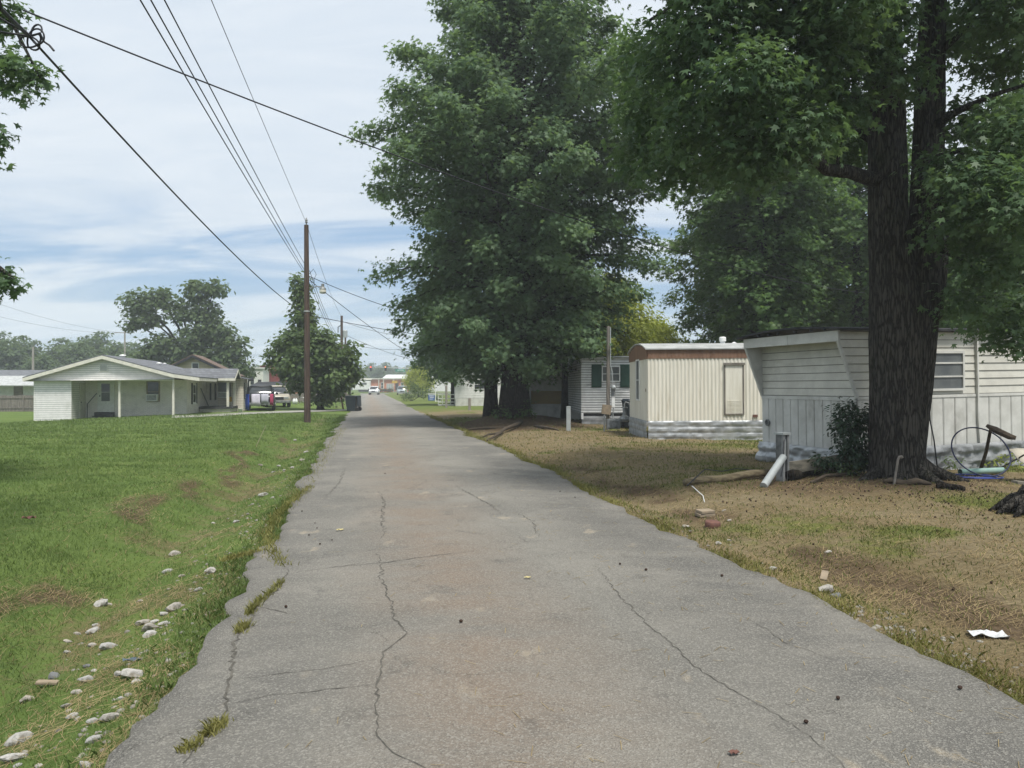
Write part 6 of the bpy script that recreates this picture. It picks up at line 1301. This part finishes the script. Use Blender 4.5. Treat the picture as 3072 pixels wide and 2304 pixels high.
for i, px in enumerate(np.arange(-60, 140, 11.5)):
    Y = 128+14*((i*7) % 3)+random.uniform(-4, 4); htop = np.interp(px, [-60, 0, 25, 42, 60, 100, 130], [318, 328, 330, 345, 335, 327, 338])
    plant((px-512)/F*Y, Y, (HZ-htop)/F*Y/12.4+.02, i % 3, 'one of the similar dark green trees of the woods behind the pale house', 'trees of the left woods')
for i, px in enumerate([112, 124, 240, 255, 268, 282, 300]):
    Y = 150+8*(i % 2); htop = [345, 350, 362, 358, 360, 364, 362][i]; plant((px-512)/F*Y, Y, (HZ-htop)/F*Y/12.4+.03, i % 3, 'one of the far trees right of the tan house roof', 'trees beyond the parked cars')
for i, px in enumerate([352, 362, 371, 379, 386, 394, 401, 409, 417, 426, 436, 447, 460, 475]):
    Y = 290+25*(i % 3); htop = [372, 366, 362, 363, 361, 365, 368, 364, 362, 358, 356, 356, 354, 354][i]; plant((px-512)/F*Y, Y, (HZ-htop)/F*Y/12.4+.05, i % 3, 'one of the distant trees behind the brick building and white warehouse', 'trees beyond the brick building')
for i, (x, y) in enumerate([(22, 55), (28, 48), (12, 62), (33, 62), (24, 70), (4, 75), (14, 82), (40, 50), (46, 66), (-1, 92), (9, 98), (30, 90)]):
    plant(x, y, .42 if x < 15 else random.uniform(1.0, 1.3), i % 3, 'one of the trees closing the view behind the mobile homes', 'trees behind the mobile homes')
# -- branches of a tree standing just left of the picture
gK = V((-12.2, 12.6, g1(-12.2, 12.6))); TK = thing('sweetgum_tree', 'sweetgum whose branch tips hang in at the left picture edge', 'tree', gK); mb = MB()
trunk_mesh(mb, [V((0, 0, -.2)), V((0, 0, .4)), V((0, 0, 3)), V((.1, 0, 7)), V((.2, 0, 11)), V((.2, 0, 14))], [.5, .33, .28, .22, .14, .03], 16)
Yk = 11.5; LK = lambda px, py, Y=Yk: W(px, py, Y)-gK
for pts in ([(-180, 60, 12.4), (-90, 35, 12), (-20, 20, 11.6), (12, 22, 11.5), (40, 78, 11.4)], [(-180, 110, 12.4), (-80, 80, 12), (0, 66, 11.5), (36, 76, 11.5)], [(-170, 200, 12.4), (-60, 150, 12), (4, 134, 11.5)], [(-170, 330, 12.5), (-70, 290, 12), (0, 268, 11.5), (16, 280, 11.4)]):
    n = len(pts); mb.tube([LK(*p) for p in pts], [.09*(1-.85*k/(n-1)) for k in range(n)], 7)
mb.build('trunk', M['bark'], TK, True)
blK = [pb(*q) for q in [(8, 8, 11.5, 14, 12), (-8, 20, 11.5, 20, 20), (6, 55, 11.5, 14, 9), (22, 68, 11.4, 16, 11), (38, 76, 11.5, 10, 8), (12, 84, 11.5, 12, 7), (30, 92, 11.4, 8, 6), (-10, 70, 11.6, 18, 26), (3, 134, 11.5, 6, 4), (-12, 130, 11.6, 12, 14), (-1, 165, 11.5, 3, 3), (10, 283, 11.4, 10, 7), (-4, 272, 11.5, 14, 12), (3, 290, 11.5, 8, 6), (-20, 285, 11.6, 16, 20), (-60, 60, 12, 50, 50), (-80, 180, 12, 50, 60), (-70, 280, 12, 45, 40)]]
leaves('crown', *blob_sprays(blK, 620, gK, 7, .10, .15, .25), STAR, LM['gum_near'], TK)
# ================================================================ ROCKS along the left edge
def rock(name, w, mat, seed):
    bm = bmesh.new(); bmesh.ops.create_icosphere(bm, subdivisions=2, radius=1); r = random.Random(seed)
    cuts = [V((r.gauss(0, 1), r.gauss(0, 1), r.gauss(0, 1))).normalized() for _ in range(13)]
    for v in bm.verts:
        p = v.co.copy()
        for c in cuts:
            d = p.dot(c)
            if d > .62: p -= c*(d-.62)*1.0
        v.co = V((p.x*(1+.1*r.random()), p.y*.72, p.z*.5))*w*.5
    me = bpy.data.meshes.new(name); bm.to_mesh(me); bm.free(); me.materials.append(mat); return link(bpy.data.objects.new(name, me))
z7 = lambda x, y: (x/2.357/3, (1600+y/2.357)/3)
RK = [(715, 512, 110, 'broad pale rock standing alone in the ditch grass upper left of the rock cluster'), (775, 508, 50, 'small rock touching the right side of the lone ditch rock'), (1225, 540, 135, 'broad flat rock at the lane edge at the head of the rock cluster'), (1160, 578, 70, 'white chip in front of the broad flat rock'), (1012, 640, 105, 'grey angular rock at the left end of the tight rock row'), (1095, 632, 70, 'grey rock in the middle of the tight rock row'), (1165, 645, 88, 'tan rounded rock at the right end of the tight rock row'), (1060, 680, 135, 'long grey rock in front of the tight rock row'), (1065, 722, 120, 'thin white rock slab below the long grey rock'), (680, 660, 80, 'pale rock above the tan flat rock in the ditch'), (650, 703, 112, 'tan flat rock half sunk in the ditch grass'), (545, 718, 70, 'low pale stone left of the tan flat rock'), (480, 775, 72, 'pale stone in a bare patch left of the white angular rock'), (650, 798, 70, 'small white stone left of the white angular rock'), (760, 812, 145, 'white angular rock alone in grass below the rock row'), (470, 845, 60, 'small tan stone on bare soil in the ditch'),
      (1185, 275, 78, 'pale block shaped rock in grass well before the rock row'), (1235, 152, 110, 'flat white rock far up the ditch beside the lane bulge'), (1285, 307, 60, 'thin pale stone right of the block shaped rock'), (1490, 278, 110, 'long flat pale stone touching the lane edge'), (1405, 402, 70, 'pale stone at the lane edge above the rock row'), (990, 482, 60, 'white stone in grass between the lone ditch rock and the lane'), (380, 1025, 112, 'dark grey rock lying apart at the far left'), (610, 945, 62, 'low grey stone right of the dark grey rock'), (665, 978, 52, 'small square stone below the low grey stone'), (620, 1040, 112, 'pale curved rock at the top of the lower rock pile'), (545, 1130, 95, 'round topped rock in the lower rock pile'), (835, 1003, 82, 'white stone left of the largest leaning slab'), (950, 1010, 175, 'large leaning pale slab beside the lane in the lower rocks'), (965, 1062, 92, 'grey block under the leaning pale slab'), (475, 1228, 92, 'pale stone under grass at the left foot of the lower rock pile'), (520, 1295, 90, 'mossy stone below the lower rock pile'), (665, 1335, 92, 'bluish stone left of the big smooth rock'), (775, 1318, 165, 'big smooth pale rock beside the straw at the lane edge'), (660, 1475, 132, 'big rounded grey rock nearest the lane at the bottom left'), (690, 1415, 55, 'small stone between the two big smooth rocks'), (150, 1462, 205, 'long pale rock half hidden by grass at the lower left'), (95, 1605, 165, 'white angular rock in the bottom left corner'), (600, 1650, 120, 'pale rock at the bottom picture edge'), (190, 1185, 120, 'grey rock half buried in soil at the left'), (860, 1175, 72, 'white stone with grass over it near the lane edge'), (120, 1650, 70, 'small white stone in the bottom left corner below the angular rock'), (270, 1652, 60, 'small pale stone at the bottom edge right of the corner rock')]
for k, (a, c, w, l) in enumerate(RK):
    p = G(*z7(a, c)); wm = w/2.357/3*p.y/F*1.12
    o = rock('rock', wm, M['dark_rock'] if 'dark grey' in l else M['rock'], k); o.location = p+V((0, 0, wm*.09)); o.rotation_euler = (random.uniform(-.25, .25), random.uniform(-.25, .25), random.uniform(-.5, .5)); tag(o, l, 'rock', 'rocks along the left lane edge')
z5 = lambda x, y: (x/2.011/3, (1200+y/2.011)/3)
for k, (a, c, w, l) in enumerate([(1570, 397, 34, 'pale rock alone on the ditch slope far ahead'), (1820, 370, 42, 'tan rock at the top of the far rock scatter by the lane'), (1680, 402, 30, 'white stone left in the far rock scatter'), (1650, 437, 26, 'white stone lowest in the far rock scatter'), (1715, 427, 26, 'pale stone in the middle of the far rock scatter'), (1765, 412, 34, 'flat stone on the right of the far rock scatter'), (1590, 578, 62, 'grey rock cluster head beside the broken asphalt'), (1520, 632, 28, 'white stone left of the broken asphalt'), (1640, 592, 30, 'small stone touching the broken asphalt'), (1845, 318, 30, 'small white stone beyond the far rock scatter'), (1780, 247, 30, 'farthest white stone in the left ditch'), (1290, 746, 26, 'tiny pale stone in the mid ditch'), (1425, 738, 48, 'grey flat rock in the mid ditch near the asphalt'), (1495, 692, 28, 'small white stone in the mid ditch'), (1020, 1035, 0, '')]):
    if not w: continue
    p = G(*z5(a, c)); wm = w/2.011/3*p.y/F; o = rock('rock', wm*1.1, M['rock'], 90+k); o.location = p+V((0, 0, wm*.15)); o.rotation_euler = (random.uniform(-.25, .25), random.uniform(-.25, .25), random.uniform(-.6, .6)); tag(o, l, 'rock', 'rocks along the left lane edge')
o = MB().box((0, 0, 0), (.13, .05, .02)).build('wood_scrap', M['sandstone'], None, bevel=.006); o.location = G(*z7(335, 1085))+V((0, 0, .03)); o.rotation_euler = (0, .1, .2); tag(o, 'tan wood scrap lying below the dark grey rock', 'wood')
z6 = lambda x, y: ((2000+x/2.0634)/3, (1300+y/2.0634)/3)
for k, (a, c, w, l) in enumerate([(388, 545, 36, 'small round white stone beside the red paver'), (1000, 742, 55, 'pale stone on the straw in the right yard'), (115, 585, 62, 'grey stone at the lane edge left of the red paver'), (355, 482, 30, 'small pale stone behind the tan pavers'), (985, 985, 130, 'long grey rock at the right lane edge'), (1050, 1020, 90, 'dark rock end beside the long grey rock'), (320, 690, 60, 'grey gravel stone at the lane edge before the red paver'), (660, 845, 60, 'flat grey stone in weeds at the right lane edge'), (385, 668, 40, 'pale stone in the weeds right of the gravel stone')]):
    p = G(*z6(a, c)); wm = w/2.0634/3*p.y/F; o = rock('rock', wm, M['dark_rock'] if 'dark' in l else M['rock'], 150+k); o.location = p+V((0, 0, wm*.15)); o.rotation_euler = (.1, -.1, random.uniform(-.6, .3)); tag(o, l, 'rock', 'rocks along the right lane edge')

# ================================================================ SKY, SUN, CAMERA
HAZE = .0011
SUN = V((.22, -.38, .9)).normalized()
sc = bpy.context.scene; w = bpy.data.worlds.new('World'); sc.world = w; w.use_nodes = True; t = NT(w.node_tree); bg = t.n['Background']
sky = t.n.new('ShaderNodeTexSky'); sky.sky_type = 'NISHITA'; sky.sun_disc = False; sky.sun_elevation = math.asin(SUN.z); sky.sun_rotation = math.atan2(SUN.x, SUN.y); sky.dust_density = 2.5; sky.air_density = 1.0; sky.ozone_density = 1.5
tc = t.n.new('ShaderNodeTexCoord'); sp = t.n.new('ShaderNodeSeparateXYZ'); t.l.new(tc.outputs['Generated'], sp.inputs[0])
zz = t.math('ADD', t.math('MAXIMUM', sp.outputs[2], 0.0), .16)
cb = t.n.new('ShaderNodeCombineXYZ'); t.put(cb.inputs[0], t.math('DIVIDE', sp.outputs[0], zz)); t.put(cb.inputs[1], t.math('DIVIDE', sp.outputs[1], zz)); cb.inputs[2].default_value = 3.7
mp = t.n.new('ShaderNodeMapping'); mp.inputs['Scale'].default_value = (.42, 1.15, 1); mp.inputs['Rotation'].default_value = (0, 0, -.12); mp.inputs['Location'].default_value = (2.1, .4, 0); t.l.new(cb.outputs[0], mp.inputs[0])
n1 = t.noise(mp.outputs[0], 1.25, 9, .6, .9)
mp2 = t.n.new('ShaderNodeMapping'); mp2.inputs['Scale'].default_value = (.30, 1.0, 1); mp2.inputs['Location'].default_value = (7.3, 1.1, 2.0); t.l.new(cb.outputs[0], mp2.inputs[0])
n2 = t.noise(mp2.outputs[0], .8, 5, .55, .3)
hi = t.mapr(sp.outputs[2], .12, .36, -.06, .22)                          # fuller cover overhead, breaks lower down
cov = t.mapr(t.math('ADD', n1, hi), .36, .60)
n3 = t.noise(mp.outputs[0], 4.5, 8, .68, 1.2); shade = t.mapr(t.math('ADD', t.math('MULTIPLY', n2, .72), t.math('MULTIPLY', n3, .28)), .38, .62)
cc = t.mix(shade, (5.9, 6.6, 7.4), (7.2, 7.65, 8.1))
blue = t.mix(.55, sky.outputs[0], (3.3, 5.1, 7.6))
col = t.mix(t.math('MULTIPLY', cov, .92), blue, cc)
hz = t.mapr(sp.outputs[2], .0, .16, .55, 0.0); col = t.mix(hz, col, (6.6, 7.4, 8.1))
t.put(bg.inputs[0], col); bg.inputs[1].default_value = .0785
sl_ = bpy.data.lights.new('sun', 'SUN'); sl_.energy = 2.9; sl_.angle = rad(13); sl_.color = (1, .955, .88)
so = bpy.data.objects.new('sun', sl_); link(so); so.rotation_euler = SUN.to_track_quat('Z', 'Y').to_euler(); so.location = (0, -20, 40)
cam = bpy.data.cameras.new('camera'); cam.sensor_width = 36; cam.lens = F/1024*36; cam.shift_y = 3/1024; cam.clip_end = 6000; cam.clip_start = .05
co_ = bpy.data.objects.new('camera', cam); link(co_); co_.location = (0, 0, CZ); co_.rotation_euler = (math.pi/2, 0, 0); sc.camera = co_
vs_ = sc.view_settings; vs_.view_transform = 'Standard'; vs_.look = 'None'; vs_.exposure = 0.65; vs_.gamma = 1; vs_.use_curve_mapping = False
hzm = bpy.data.materials.new('haze'); hzm.use_nodes = True; hn = hzm.node_tree; hn.nodes.remove(hn.nodes['Principled BSDF'])
pv = hn.nodes.new('ShaderNodeVolumePrincipled'); pv.inputs['Color'].default_value = (.82, .88, .95, 1); pv.inputs['Density'].default_value = HAZE; hn.links.new(pv.outputs[0], hn.nodes['Material Output'].inputs['Volume'])
if HAZE: tag(MB().bx(-170, 150, -70, 420, -1.6, 32).build('haze', hzm), kind='stuff')
sc.cycles.volume_bounces = 1
sc.cycles.max_bounces = 6; sc.cycles.diffuse_bounces = 4; sc.cycles.transmission_bounces = 3; sc.cycles.transparent_max_bounces = 4
sc.cycles.use_denoising = True
